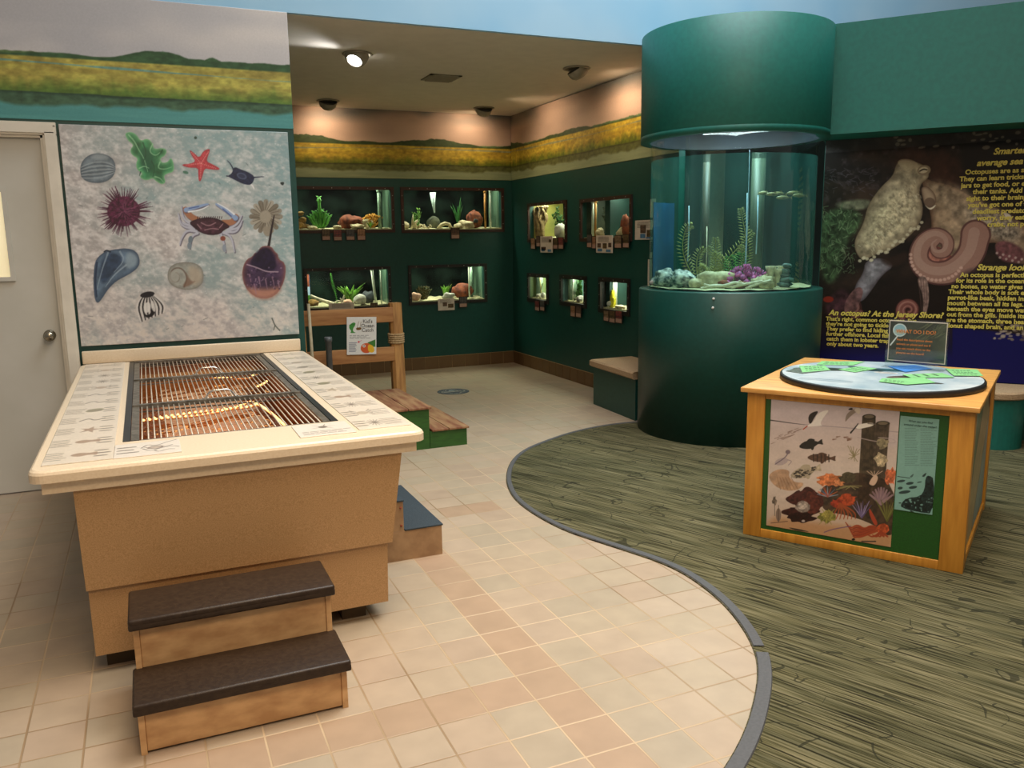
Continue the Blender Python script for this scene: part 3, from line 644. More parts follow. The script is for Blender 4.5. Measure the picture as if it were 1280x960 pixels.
def small_print(x0, x1, y0, y1, seed, label, left):
    A = Art(x0, x1, y0, y1, 110, 90); A.fill('e2d8ca'); w, h = x1-x0, y1-y0
    if left:
        A.words(x0+w*.06, y0+h*.2, x0+w*.32, y0+h*.8, 3, INK, .8, seed, fill=.3)
        for k, P in enumerate([[(.4, .55), (.5, .8), (.62, .62), (.8, .85), (.95, .98)], [(.42, .5), (.55, .25), (.7, .45), (.9, .5), (.97, .4)], [(.45, .6), (.55, .5), (.65, .58), (.75, .48), (.88, .6)], [(.6, .3), (.66, .15), (.8, .3), (.9, .25)]]):
            A.line([(x0+w*a, y0+h*b) for a, b in P], w*.02, '4b3f38', .9)
        A.ell(x0+w*.62, y0+h*.52, w*.14, h*.12, 'b9a898', 10, .8); A.line([(x0+w*.5, y0+h*.5), (x0+w*.62, y0+h*.66), (x0+w*.76, y0+h*.52), (x0+w*.62, y0+h*.38), (x0+w*.5, y0+h*.5)], w*.015, '3b302a')
    else:
        A.words(x0+w*.1, y0+h*.1, x0+w*.95, y0+h*.4, 3, '6b6158', .8, seed, fill=.3)
        for a in ((.3, .6), (.36, .85), (.6, .9), (.75, .7), (.68, .5)): A.line([(x0+w*.52, y0+h*.66), (x0+w*a[0], y0+h*a[1])], w*.03, '7a6f66', .9, w1=w*.008)
        A.ell(x0+w*.52, y0+h*.66, w*.08, h*.09, '857a70')
    o = A.build('creature_card', PAP, lambda u, v: (u, v, u*0+.8035), None, .003, 'e2d8ca'); return tag(o, label, 'label')
small_print(-.149, .076, 3.185, 3.40, 1, 'small white crab drawing label at the front left corner of the touch tank lids', True)
small_print(.505, .725, 3.205, 3.425, 2, 'small white star drawing label at the front right corner of the touch tank lids', False)

# ------------------------------------------------------------------ steps
def steps_front():
    t = thing('step_stool', 'two-tier cream wooden step stool with black rubber treads in front of the touch tank', 'step stool', (.2, 2.84, 0))
    x0, x1 = -.325, .315; Y = lambda y: y-2.84
    def riser(name, a, b, ya, yb, z0, z1): MB().box(a, b, Y(ya), Y(yb), z0, z1, bev=.003).build(name, PLY, t)
    riser('lower_riser', x0+.018, x1-.018, 2.600, 2.618, .008, .155); riser('upper_riser', x0+.018, x1-.018, 2.815, 2.833, .15, .335)
    for x in (x0, x1-.018):
        m = MB(); P = [(2.596, 0), (2.596, .155), (2.811, .155), (2.811, .335), (3.04, .335), (3.04, 0)]
        n = len(P); vs = [(x, Y(a), b) for a, b in P]+[(x+.018, Y(a), b) for a, b in P]
        m.add(vs, [(0, 1, 2, 5), (2, 3, 4, 5), (6, 7, 8, 11), (8, 9, 10, 11)]+[(i, (i+1) % n, n+(i+1) % n, n+i) for i in range(n)]); m.build('side_panel', PLY, t)
    for nm, y0, y1, z in (('lower_tread', 2.568, 2.825, .155), ('upper_tread', 2.782, 3.045, .335)):
        m = MB(); m.box(x0-.012, x1+.012, Y(y0), Y(y1), z, z+.026, bev=.009); m.box(x0-.012, x1+.012, Y(y0), Y(y0)+.02, z-.012, z+.012, bev=.006); m.build(nm, BLACKR, t)
    MB().box(x0+.02, x1-.02, Y(3.02), Y(3.038), 0, .335).build('back_panel', PLY, t)
steps_front()
def steps_side():
    t = thing('step_stool', 'low wooden step stool with charcoal grit tread at the right side of the touch tank', 'step stool', (1.06, 4.15, 0))
    m = MB(); m.box(-.20, .197, -.372, -.354, 0, .15); m.box(.179, .197, -.354, .342, 0, .15); m.box(-.20, .197, .342, .36, 0, .15); m.build('lower_box', PLYD, t)
    MB().box(.007, .203, -.376, .364, .15, .158, bev=.002).build('lower_tread', BLUEC, t)
    m = MB(); m.box(-.014, .004, -.352, .34, .151, .30); m.box(-.20, .004, -.370, -.352, .151, .30); m.box(-.20, .004, .34, .358, .151, .30); m.build('upper_box', PLYD, t)
    MB().box(-.215, .008, -.376, .364, .30, .308, bev=.002).build('upper_tread', BLUEC, t)
    for z in (.27, .18): MB().tube([(-.01, -.373, z), (-.01, -.377, z)], .006, 8).build('screw', mat('rusty_screw', '8a3d20', .6), t)
steps_side()
def steps_green():
    t = thing('step_stool', 'two-tier green wooden step stool with stained board tops behind the touch tank', 'step stool', (1.76, 6.27, 0))
    X = lambda x: x-1.76; Y = lambda y: y-6.27
    m = MB(); m.box(X(1.40), X(1.868), Y(5.835), Y(5.855), 0, .305); m.box(X(1.40), X(1.868), Y(6.66), Y(6.68), 0, .305); m.box(X(1.40), X(1.42), Y(5.855), Y(6.66), 0, .305); m.box(X(1.848), X(1.868), Y(5.855), Y(6.66), 0, .305); m.build('upper_box', GRNW, t)
    m = MB(); m.box(X(1.872), X(2.165), Y(5.835), Y(5.855), 0, .13); m.box(X(2.145), X(2.165), Y(5.855), Y(6.66), 0, .13); m.box(X(1.872), X(2.165), Y(6.66), Y(6.68), 0, .13); m.build('lower_box', GRNW, t)
    for a, b in ((1.39, 1.545), (1.55, 1.705), (1.71, 1.885)): MB().box(X(a), X(b), Y(5.82), Y(6.70), .305, .323, bev=.003).build('top_board', OLDW, t)
    for a, b in ((1.886, 2.015), (2.02, 2.18)): MB().box(X(a), X(b), Y(5.82), Y(6.70), .13, .146, bev=.003).build('step_board', OLDW, t)
steps_green()

# ------------------------------------------------------------------ post-and-rail with poster
def rail():
    t = thing('rail_fence', 'short post-and-rail fence of brown lumber behind the green step stool', 'fence', (1.5, 6.82, 0))
    X = lambda x: x-1.5
    def post(x, w, h):
        P = [(X(x)+w*a, .0+w*b) for a, b in ((-.5, -.3), (-.3, -.5), (.3, -.5), (.5, -.3), (.5, .3), (.3, .5), (-.3, .5), (-.5, .3))]
        m = MB(); m.prism(P, 0, h, top=[(X(x)+(p[0]-X(x))*.9-.012, p[1]*.9) for p in P]); return m.build('post', POSTW, t)
    p = post(1.925, .112, 1.03); post(1.13, .09, 1.0)
    for z0, z1 in ((.875, .998), (.548, .665)): MB().box(X(1.10), X(1.885), -.05, -.01, z0, z1, bev=.004).build('rail', LUMB, t)
    r = MB()
    for k in range(5): 
        z = .70+k*.017; P = [(X(1.915)+.062*math.cos(a), .058*math.sin(a), z+.003*math.sin(a)) for a in [q*2*PI/24 for q in range(25)]]; r.tube(P, .0095, 8)
    r.build('rope_wrap', ROPE, t)
rail()
def rods():
    m = MB(); m.tube([(1.168, 6.66, 0.02), (1.185, 6.70, .62), (1.182, 6.72, 1.06)], [.016, .014, .012], 10)
    a = m.build('pole', mat('cream_painted_pole', 'b9ac90', .5, 'a99b7c', 20)); a['label'] = 'thin cream pole standing beside the wall end, left of the fence'; a['category'] = 'pole'
    m = MB(); m.lathe([(.024, 0), (.024, .76), (.030, .765), (.030, .80), (.025, .80), (.022, .70), (0, .70)], 16)
    b = m.build('pipe', mat('grey_plastic_pipe', '5d6163', .4, '515557', 20), None, (1.30, 6.60, 0)); tag(b, 'grey plastic pipe standing in front of the fence rails', 'pipe')
rods()
def kids_sheet():
    t = thing('paper_notice', 'laminated white paper notice with fish pictures hung on the fence rails', 'notice', (1.60, 6.76, .62))
    A = Art(-.123, .123, 0, .31, 130, 165); A.fill('dcdcd8')
    u = lambda x, y: (-.123+.246*x, .31*(1-y))
    P = lambda L: [u(*p) for p in L]
    A.poly(P([(.08, .22), (.2, .14), (.3, .15), (.27, .24), (.22, .28), (.2, .38), (.33, .42), (.1, .42), (.16, .37), (.08, .3)]), '3f8a3a', smooth=1); A.line(P([(.08, .21), (.25, .19)]), .004, '2a5a28')
    A.poly(P([(.3, .28), (.5, .27), (.48, .34), (.33, .35)]), '6b4a1e', smooth=1); A.line(P([(.35, .28), (.4, .12)]), .003, '6b4a1e'); A.line(P([(.44, .28), (.48, .13)]), .003, '6b4a1e')
    A.words(*u(.1, .58), *u(.92, .47), 3, '55585a', .7, 5, fill=.35)
    A.words(*u(.08, .93), *u(.33, .66), 7, '8a8f9a', .9, 6, fill=.6)
    A.ell(*u(.4, .66), .008, .008, 'd0505a'); A.line(P([(.4, .66), (.5, .62)]), .003, 'd0505a')
    A.poly(P([(.7, .68), (.97, .6), (.97, .8), (.8, .8)]), '3f7a34', smooth=0); A.ell(*u(.66, .83), .048, .042, 'c9582a'); A.poly(P([(.7, .72), (.9, .76), (.95, .95), (.72, .95)]), 'e0b22c'); A.ell(*u(.58, .77), .012, .012, 'f4f0ea'); A.ell(*u(.58, .77), .006, .006, '222222')
    A.build('sheet', ART2, lambda x, z: (x, x*0, z), t, .003, 'c9c9c6')
    lettering([("Kid's", .05, -.002, .262, .042, 'CENTER', 0, PI/2, 0), ("Ocean", .05, -.002, .226, .042, 'CENTER', 0, PI/2, 0), ("Catch", .05, -.002, .19, .042, 'CENTER', 0, PI/2, 0)], mat('grey_ink', '5b5f60', .6), t)
    t.rotation_euler = (0, math.radians(2.5), 0)
ART2 = art_mat('matte_paper_print', .5, .4)
kids_sheet()

# ------------------------------------------------------------------ floor decal
def decal():
    A = Art(-.17, .17, -.17, .17, 110, 110); A.fill('1f3348'); r = np.hypot(A.X, A.Y)
    A.mix(np.clip((.003-abs(r-.155))/.003, 0, 1), 'b9b5a6')
    A.words(-.10, -.03, .10, .03, 2, 'c5c0b2', 1, 4, fill=.6)
    for k in range(14):
        a = k*2*PI/14; A.line([(.125*math.cos(a), .125*math.sin(a)), (.125*math.cos(a+.28), .125*math.sin(a+.28))], .018, 'b5b0a0', .9, smooth=0)
    A.poly([(-.06, .05), (0, .1), (.06, .06), (.02, .045)], '9fb0b8')
    R = np.minimum(1, .165/np.maximum(np.maximum(abs(A.U), abs(A.V)), 1e-6))
    def disc(u, v):
        m = np.maximum(abs(u), abs(v)); rr = np.hypot(u, v)+1e-9; return u*m/rr*.165/.17, v*m/rr*.165/.17, u*0+.002
    X, Y, Z = disc(A.U, A.V)
    o = A.build('floor_decal', ART2, disc, None, .0018, '1f3348'); o.location = (2.83, 8.0, 0)
    tag(o, 'round navy floor decal with pale lettering stuck to the alcove tiles', 'decal')
decal()

# ------------------------------------------------------------------ benches
def bench_left():
    t = thing('bench', 'low green built-in bench with beige carpet top between alcove wall and tank column', 'bench', (3.95, 6.3, 0))
    P = [(3.785, 6.76), (4.204, 6.76), (4.204, 6.135), (3.95, 6.065), (3.78, 5.955), (3.74, 5.955)]
    P = [(a-3.95, b-6.3) for a, b in P]
    MB().prism(P, 0, .365).build('base', GREEN, t)
    P = [(3.755, 6.785), (4.203, 6.785), (4.203, 6.135), (3.95, 6.065), (3.78, 5.955), (3.70, 5.94)]
    m = MB(); Q = [(a-3.95, b-6.3) for a, b in P]; c = (0, 0)
    I = [(a+(.015 if a < 0 else 0), b-(.012 if b > .4 else 0)) for a, b in Q]
    m.prism(I, .360, .372, top=Q, smooth=False); m.prism(Q, .372, .412); m.prism(Q, .412, .425, top=I); m.build('carpet_top', CARPB, t)
bench_left()
def bench_right():
    t = thing('bench', 'low green rounded bench with beige carpet top under the octopus poster', 'bench', PW['loc'], PW['rotz'])
    def outl(e):
        P = [(.12, .395), (.12, -.01-e), (1.20, -.01-e)]; cx, cy, r = 1.20, .19, .20+e
        P += [(cx+r*math.sin(a), cy-r*math.cos(a)) for a in [k*PI/2/10 for k in range(1, 11)]]+[(cx+r, .395)]
        return P
    MB().prism(outl(0), .006, .37).build('base', GREEN_LIT, t); 
    m = MB(); m.prism(outl(.015), .37, .38, top=outl(.028)); m.prism(outl(.028), .38, .415); m.prism(outl(.028), .415, .428, top=outl(.012)); m.build('carpet_top', CARPB, t)
bench_right()
b = MB().box(0, .5, 0, .3, .006, .17, bev=.02).build('carpeted_plinth', CARPB, None, tpw(1.50, -.02, 0), PW['rotz']); tag(b, 'small beige carpeted block on the floor at the far right beyond the rounded bench', 'plinth')
# ------------------------------------------------------------------ display cube
BOX = dict(loc=(2.767, 3.343, 0), rotz=math.radians(-57.38))
def display_cube():
    t = thing('display_cube', 'pine-framed display cube with green sides and reef picture standing on the carpet', 'display stand', BOX['loc'], BOX['rotz'])
    W, D, H = 1.009, 1.16, .765; pw = .09
    for x0, y0 in ((0, 0), (W-pw, 0), (0, D-pw), (W-pw, D-pw)):
        MB().box(x0, x0+pw+(.012 if x0 > 0 else .0), y0, y0+pw, .006, H, bev=.003).build('corner_post', WOOD, t)
    for z0, z1 in ((.006, .05), (.735, .765)):
        for a in ((pw, W-pw, .004, .03), (pw, W-pw, D-.03, D-.004)): MB().box(*a, z0, z1, bev=.002).build('frame_rail', WOOD, t)
        for a in ((.004, .03, pw, D-pw), (W-.02, W+.008, pw, D-pw)): MB().box(*a, z0, z1, bev=.002).build('frame_rail', WOOD, t)
    MB().box(pw-.01, W-pw+.01, .012, .026, .05, .75).build('side_panel', GRNP, t)
    MB().box(pw-.01, W-pw+.01, D-.026, D-.012, .05, .75).build('side_panel', GRNP, t)
    MB().box(.010, .024, pw-.01, D-pw+.01, .05, .75).build('side_panel', GRNP, t)
    MB().box(W-.016, W-.004, pw-.01, D-pw+.01, .04, .75).build('side_panel', GRNP, t)
    m = MB(); m.box(-.028, W+.03, -.03, D+.02, .765, .79, bev=.004); m.build('top', WOODT, t)
    return t
DC = display_cube()
H_BOX = [0.00089625, 3.16239e-05, 0.0219126, 0.000172095, -0.000924408, 0.764551, 0.000119013, -3.2411e-05]
def reef_art():
    A = Art(.118, .712, .072, .737, 290, 320, H_BOX); X, Y = A.X, A.Y
    t = np.clip((Y-40)/860, 0, 1)[..., None]
    A.C = rgb('c9bcc2')*(1-t)+rgb('c9a98c')*t
    A.mix(np.clip(1-abs(Y-480)/330, 0, 1), 'd9c8bc'); A.C *= (1+.08*(fbm(X/60, Y/30, 3, 4)-.5))[..., None]
    A.poly([(80, 700), (300, 740), (600, 780), (820, 800), (820, 920), (80, 900)], 'c08a5a', .7, soft=40)
    A.line([(95, 162), (250, 186), (460, 200), (840, 232)], 4, '8a8088', .7); A.line([(95, 162), (300, 190)], 7, '4a4444', .9, w1=2)
    A.poly([(600, 215), (840, 225), (840, 330), (700, 300)], 'c3b4b8', .5, soft=30)
    # pilings
    for P, c in (([(628, 140), (705, 140), (700, 400), (660, 690), (600, 690), (612, 420)], '4a3f30'), ([(705, 180), (785, 178), (775, 300), (755, 560), (690, 580), (690, 300)], '54473a')):
        A.poly(P, c, smooth=0, tex=.5, ts=.05, seed=5)
    for k in range(9): A.line([(632+k*8, 150), (628+k*7, 420), (612+k*7, 680)], 3, '2c251b', .6)
    for k in range(8): A.line([(712+k*9, 190), (704+k*8, 540)], 3, '2f281e', .6)
    A.ell(667, 145, 39, 17, '2e281f'); A.ell(667, 143, 28, 10, '6f6353'); A.ell(746, 182, 40, 15, '3a3226'); A.ell(746, 181, 28, 9, '7a6d5a')
    A.line([(600, 262), (700, 285), (820, 298), (812, 270), (720, 262)], 5, 'b9a8a8', .8)
    # birds
    A.poly([(300, 200), (350, 175), (372, 120), (445, 100), (410, 140), (385, 185), (405, 195), (350, 198)], 'e9e2dc'); A.poly([(322, 180), (318, 140), (340, 118), (382, 108), (352, 150), (335, 185)], '2a2624'); A.line([(290, 215), (312, 198)], 6, 'b0442c')
    A.poly([(528, 180), (535, 130), (570, 102), (632, 88), (590, 118), (550, 150)], '8d7f74'); A.poly([(545, 100), (570, 90), (575, 104), (555, 106)], '1e1c1c'); A.poly([(575, 100), (620, 88), (615, 130), (600, 125)], 'd8ccc0')
    A.poly([(585, 205), (610, 185), (690, 175), (695, 195), (640, 208), (605, 215)], 'ece5dc'); A.line([(562, 235), (592, 200), (604, 182)], 10, '2a2624', 1, w1=4); A.line([(700, 186), (660, 182)], 5, '6a625c')
    # schools of small fish
    r = random.Random(3)
    for k in range(26):
        x = r.uniform(105, 260); y = 290-(x-105)*.42+r.uniform(-20, 14); A.line([(x, y), (x+24, y-9)], 5, '8a7268', .7, w1=2)
    for k in range(9): x = r.uniform(450, 560); y = 268+r.uniform(-10, 10); A.line([(x, y), (x+20, y-3)], 8, '7e5a48', .8, w1=3)
    # fish
    def fish(cx, cy, L, hgt, ang, c, tail=True):
        a = math.radians(ang); ca, sa = math.cos(a), math.sin(a); T = lambda p: (cx+p[0]*ca-p[1]*sa, cy+p[0]*sa+p[1]*ca)
        A.poly([T(p) for p in [(-L, 0), (-L*.6, -hgt*.8), (0, -hgt), (L*.5, -hgt*.45), (L*.62, -hgt*.2), (L, -hgt*.75), (L*.95, 0), (L, hgt*.7), (L*.62, hgt*.2), (L*.4, hgt*.5), (0, hgt), (-L*.6, hgt*.7)]], c, smooth=1, tex=.3, ts=.08)
        A.poly([T(p) for p in [(-L*.3, -hgt*.8), (0, -hgt*1.4), (L*.45, -hgt*.9), (L*.3, -hgt*.4)]], c); A.poly([T(p) for p in [(-L*.1, hgt*.7), (L*.05, hgt*1.5), (L*.3, hgt*.6)]], c)
        return T
    fish(332, 302, 72, 26, -12, '262420'); T = fish(392, 380, 85, 25, 2, '5d4436')
    for k in range(5): A.line([T((-45+k*22, -20)), T((-42+k*22, 20))], 7, '2e221c', .8)
    T = fish(302, 460, 95, 34, -16, 'b7a890')
    rr = random.Random(8)
    for k in range(40): A.ell(*T((rr.uniform(-65, 60), rr.uniform(-20, 20))), 7, 4, '3c352e', -16, .9)
    A.poly([(95, 470), (150, 440), (215, 450), (205, 485), (240, 520), (300, 520), (270, 560), (200, 570), (130, 545), (95, 500)], 'b98f6c', .8, tex=.3, ts=.04)
    for k in range(6): A.line([(140+k*16, 490), (160+k*20, 560)], 3, '8a6244', .7)
    A.ell(165, 400, 38, 20, 'a8989c', -15, .7); A.line([(130, 415), (190, 375), (205, 345)], 6, '6b5c6c', .8); A.ell(202, 345, 14, 12, '7a6a70'); A.line([(200, 390), (228, 398), (205, 420)], 3, '7a6a78', .8)
    # reef mass
    A.poly([(380, 560), (450, 520), (560, 470), (620, 460), (820, 520), (815, 860), (700, 760), (520, 700), (400, 690)], '3a2a1e', .9, tex=.6, ts=.05, seed=9)
    def blob(cx, cy, rx, ry, c, seed, n=20, petal=.35, **k):
        q = random.Random(seed); P = [(cx+rx*(1+q.uniform(-petal, petal))*math.cos(i*2*PI/n), cy+ry*(1+q.uniform(-petal, petal))*math.sin(i*2*PI/n)) for i in range(n)]
        A.poly(P, c, smooth=1, tex=.45, ts=.09, seed=seed, **k)
    blob(440, 505, 68, 42, 'cf7a4a', 1); blob(495, 520, 30, 22, 'd98c5c', 2); blob(548, 495, 50, 28, '4a4230', 3); blob(790, 485, 30, 50, 'cf6f48', 4)
    blob(300, 620, 95, 60, '4a2420', 5); blob(275, 690, 92, 36, '3e1d1a', 6); blob(340, 640, 50, 70, '5b2c24', 7); blob(288, 660, 42, 34, '94847a', 21, petal=.1); blob(285, 655, 25, 20, 'b5a69a', 22, petal=.15); blob(280, 722, 72, 32, '2e1614', 23); A.ell(290, 740, 10, 7, 'b9a8a0')
    for k in range(12): 
        a = k*.4; A.line([(430, 600), (430+60*math.cos(a), 590-46*abs(math.sin(a)))], 8, ['8fa0b5', 'c96a44', '5a6f8a', 'b9543a'][k % 4], .9, w1=3)
    blob(540, 620, 60, 34, 'b04a2a', 8); blob(480, 640, 35, 26, '9a3a26', 9)
    for k in range(7): A.line([(500, 640), (470+k*20, 690+10*(k % 2)), (455+k*22, 730)], 11, 'a8502e', .9, w1=4)
    blob(425, 715, 50, 34, '8a8440', 10); blob(425, 700, 30, 18, 'a89c50', 11)
    for k in range(6): A.line([(425, 715), (380+k*18, 672 if k % 2 else 760)], 6, '9a8e48', .9, w1=3)
    for k in range(9): A.line([(735, 640), (672+k*16, 590-40*math.sin(k*.4))], 20, '8a6f78' if k % 2 else '9c8086', .95, w1=10)
    A.poly([(665, 520), (700, 470), (722, 490), (700, 540), (672, 535)], 'd8b8a0'); 
    for k in range(5): A.line([(695, 485), (655+k*22, 455)], 4, 'd8b8a0', .9)
    for k in range(10): A.line([(625, 720), (572+k*12, 650-12*(k % 3))], 9, '5f4f78' if k % 2 else '9a8bb0', .95, w1=3)
    for k in range(14): A.line([(770, 740), (705+k*10, 620+14*(k % 3))], 9, '5c5a2c' if k % 2 else '7d7a40', .9, w1=4)
    for k in range(16): A.line([(580, 370), (545+(k*13) % 75, 310+(k*29) % 100)], 4, '8a7f58', .85)
    blob(735, 390, 40, 38, 'b9a888', 12); blob(745, 300, 30, 34, '8f8468', 13)
    for k in range(9): A.line([(560, 540), (480+k*18, 560-10*(k % 3))], 5, '8f8658', .9)
    A.poly([(665, 660), (690, 700), (720, 760), (700, 770), (670, 710)], 'b0472f')
    # red octopus in the corner
    for k in range(7):
        A.line([(725, 790), (680-k*5, 765+k*9), (640-k*4, 790+k*7), (600-k*2, 760+k*12), (560+k*3, 785+k*9), (532+k*9, 748+k*14)], 17, ['a84a2c', '96402a'][k % 2], 1, w1=5)
    blob(745, 785, 38, 30, 'b5522f', 14, petal=.08)
    for k in range(5): A.line([(735, 800), (690+k*22, 835), (660+k*26, 820)], 13, 'a1452a', 1, w1=5)
    A.line([(410, 805), (450, 790), (500, 780), (560, 770)], 6, '7a5a78', .9)
    A.line([(125, 610), (127, 710)], 3, '5a4c40'); blob(125, 625, 12, 22, '7a6a5c', 15); A.ell(148, 705, 15, 38, '8a7466', 0); A.line([(148, 650), (148, 745)], 3, '4a3c34')
    A.line([(105, 752), (200, 742)], 4, '6a5244'); A.poly([(195, 775), (260, 785), (340, 805), (250, 795)], '2e2a22'); A.ell(577, 846, 10, 6, '1e1a18')
    A.words(625, 850, 715, 865, 1, '4a3c34', .9, 2)
    A.build('reef_picture', ARTG, lambda u, v: (u, u*0+.0095, v), DC, .003, 'b9a9a0')
reef_art()
def key_art():
    A = Art(.716, .878, .262, .714, 120, 260, H_BOX); A.fill('86b5ac'); A.C *= (1-.05*fbm(A.X/50, A.Y/50, 1, 3))[..., None]
    r = random.Random(5)
    for k in range(22):
        y = 210+k*10; A.words(872, y-4, 945, y+4, 1, '4f6f6a', .7, k, fill=.35); A.words(962, y-1, 1048, y+7, 1, '4f6f6a', .7, k+50, fill=.35)
    A.poly([(850, 640), (880, 610), (960, 600), (985, 560), (990, 490), (1010, 478), (1040, 500), (1035, 700), (950, 690), (850, 665)], '1c2a2a', smooth=1, tex=.8, ts=.1)
    for k in range(40): A.ell(r.uniform(840, 1035), r.uniform(600, 690), r.uniform(3, 9), r.uniform(2, 6), r.choice(['86b5ac', '1a2424', '5d7d78']), 0, .8)
    A.line([(830, 485), (900, 495)], 4, '2c3a3a'); A.poly([(895, 490), (925, 465), (915, 492)], '4a6662'); A.poly([(965, 485), (1000, 458), (985, 490)], '2f4442')
    for c in ((900, 525, 22, 8), (918, 548, 24, 8), (850, 512, 24, 7), (870, 575, 34, 9), (845, 552, 14, 8), (955, 518, 14, 3)): A.ell(*c, '26383a', -8, .9)
    A.build('key_picture', ARTG, lambda u, v: (u, u*0+.0095, v), DC, .003, '86b5ac')
    lettering([('What can you find', .801, .0085, .690, .0135, 'CENTER', .2, PI/2, 0), ('around under the water?', .801, .0085, .672, .0135, 'CENTER', .2, PI/2, 0)], mat('dark_teal_ink', '2c4a48', .6), DC)
key_art()
def chart_art():
    A = Art(.10, 1.055, .06, .735, 200, 150); A.fill('b0986a'); X, Y = A.X, A.Y
    n = fbm(X*5, Y*5, 4, 4)
    d = (X*1.15-(Y*1.1)+.10)+.18*(n-.5)
    A.mix(np.clip((-d+.02)/.03, 0, 1), '6f7f5c'); A.mix(np.clip((.03-abs(d+.0))/.02, 0, 1), '3c3f2c'); A.mix(np.clip((-d-.25)/.03, 0, 1), '8f9f86')
    d2 = d-.62; A.mix(np.clip((d2)/.03, 0, 1), '8a9a94'); A.mix(np.clip((.02-abs(d2))/.012, 0, 1), '4a5552'); A.mix(np.clip((d2-.25)/.05, 0, 1), '6f8a8a')
    A.poly([(.85, .735), (1.055, .735), (1.055, .60), (.95, .62)], '5c2c1c')
    A.C *= (1+.25*(fbm(X*30, Y*30, 8, 3)-.5))[..., None]
    A.build('coast_chart', ARTG, lambda u, v: (u*0+1.009-.0005, u, v), DC, .003, '8a7a50')
chart_art()

def game_disc():
    t = thing('game_disc', 'round blue printed game disc with black rim lying on the display cube', 'game disc', (3.47, 3.165, .79), BOX['rotz'])
    R = .492
    MB().lathe([(0, 0), (R-.004, 0), (R, .004), (R, .026), (R-.003, .03), (0, .03)], 96).build('disc', BLK, t)
    A = Art(-R, R, -R, R, 300, 300); X, Y = A.X, A.Y
    A.C = rgb('8ea6b2')+(rgb('c6d0d2')-rgb('8ea6b2'))*np.clip(fbm(X*7, Y*7, 2, 4)*2-.5, 0, 1)[..., None]
    R2 = R-.012
    # creature pictures under the cards
    for (cx, cy, w, h, a, c) in ((-.30, .05, .15, .06, 20, '2c3a30'), (-.1, .17, .11, .05, -30, '1d3a40'), (.0, .18, .13, .05, 10, '1a4a52'), (.12, -.02, .09, .04, 40, '4a3a34'), (.2, -.14, .12, .035, 0, '2c2a26'), (.02, .08, .06, .03, 0, 'e0dcd4')):
        A.ell(cx, cy, w, h, c, a, .9, tex=.5, ts=20)
    A.words(-.32, -.34, -.05, -.26, 2, '6a7c88', .5, 3)
    def disc(u, v):
        m = np.maximum(abs(u), abs(v)); rr = np.hypot(u, v)+1e-9; return u*m/rr*R2/R, v*m/rr*R2/R, u*0+.0325
    m = np.maximum(abs(A.U), abs(A.V)); rr = np.hypot(A.U, A.V)+1e-9; f = m/rr*R2/R   # resample so the drawing is undistorted
    ix = np.clip(((A.U*f+R)/(2*R)*299).round().astype(int), 0, 299); iy = np.clip(((A.V*f+R)/(2*R)*299).round().astype(int), 0, 299); A.C = A.C[iy, ix]
    A.build('game_print', ARTG, disc, t, .003, '8ea6b2')
    GC = mat('mint_green_card', '7fbe7c', .55, '74b473', 12); BC = mat('blue_card', '3f7fc4', .5, '3674b8', 12); INKD = mat('card_ink', '2c4030', .7)
    # (px on disc local x, y), w, h, rot, material, words
    CD = [([(-.46, -.124), (-.358, -.168), (-.253, .012), (-.437, .03)], mat('dark_photo_card', '2f3a34', .5, '6a7468', 60), 'dark photo card at the far left rim, partly under a green card'),
          ([(-.369, -.129), (-.257, .026), (-.326, .184), (-.447, .102)], GC, 'mint green card at the far left rim of the game disc, over a dark photo'),
          ([(-.372, .193), (-.187, .259), (-.158, .431), (-.38, .339)], GC, 'wide mint green card at the back left of the game disc'),
          ([(-.223, .06), (-.124, .005), (-.044, .189), (-.14, .234)], GC, 'mint green card left of centre on the game disc, beside the blue one'),
          ([(-.009, .306), (.109, .133), (.218, .324), (.115, .423)], BC, 'bright blue card on the game disc in front of the upright sign'),
          ([(.109, .036), (.165, -.054), (.355, .065), (.282, .183)], GC, 'mint green card right of centre, between the blue card and the nearest card'),
          ([(.046, -.255), (.181, -.283), (.292, -.158), (.226, -.027), (.041, -.15)], GC, 'nearest mint green card, at the front of the game disc'),
          ([(.345, .116), (.476, .174), (.429, .399), (.278, .348)], GC, 'mint green card with dark lettering at the right rim of the game disc')]
    ca, sa = math.cos(BOX['rotz']), math.sin(BOX['rotz'])
    for k, (P, M, lab) in enumerate(CD):
        P = [(x*.97, y*.97) for x, y in P]; x = sum(p[0] for p in P)/len(P); y = sum(p[1] for p in P)/len(P); Q = [(p[0]-x, p[1]-y) for p in P]
        mb = MB(); mb.prism(Q, 0, .0016)
        if M is GC:
            r = random.Random(k); A0 = Vector((*Q[0], 0)); U = Vector((*Q[1], 0))-A0; V = Vector((*Q[-1], 0))-A0
            for i in range(3):
                s0 = .15
                while s0 < .8:
                    L = r.uniform(.06, .14); p0 = A0+U*s0+V*(.2+i*.24); p1 = p0+U*L; h_ = V*.07; mb.add([tuple(q+Vector((0, 0, .002))) for q in (p0, p1, p1+h_, p0+h_)], [(0, 1, 2, 3)], 1); s0 += L+.04
        tag(mb.build('game_card', [M, INKD], None, (3.47+x*ca-y*sa, 3.165+x*sa+y*ca, .823+.0006*k), BOX['rotz']), lab, 'card', 'cards on the game disc')
game_disc()
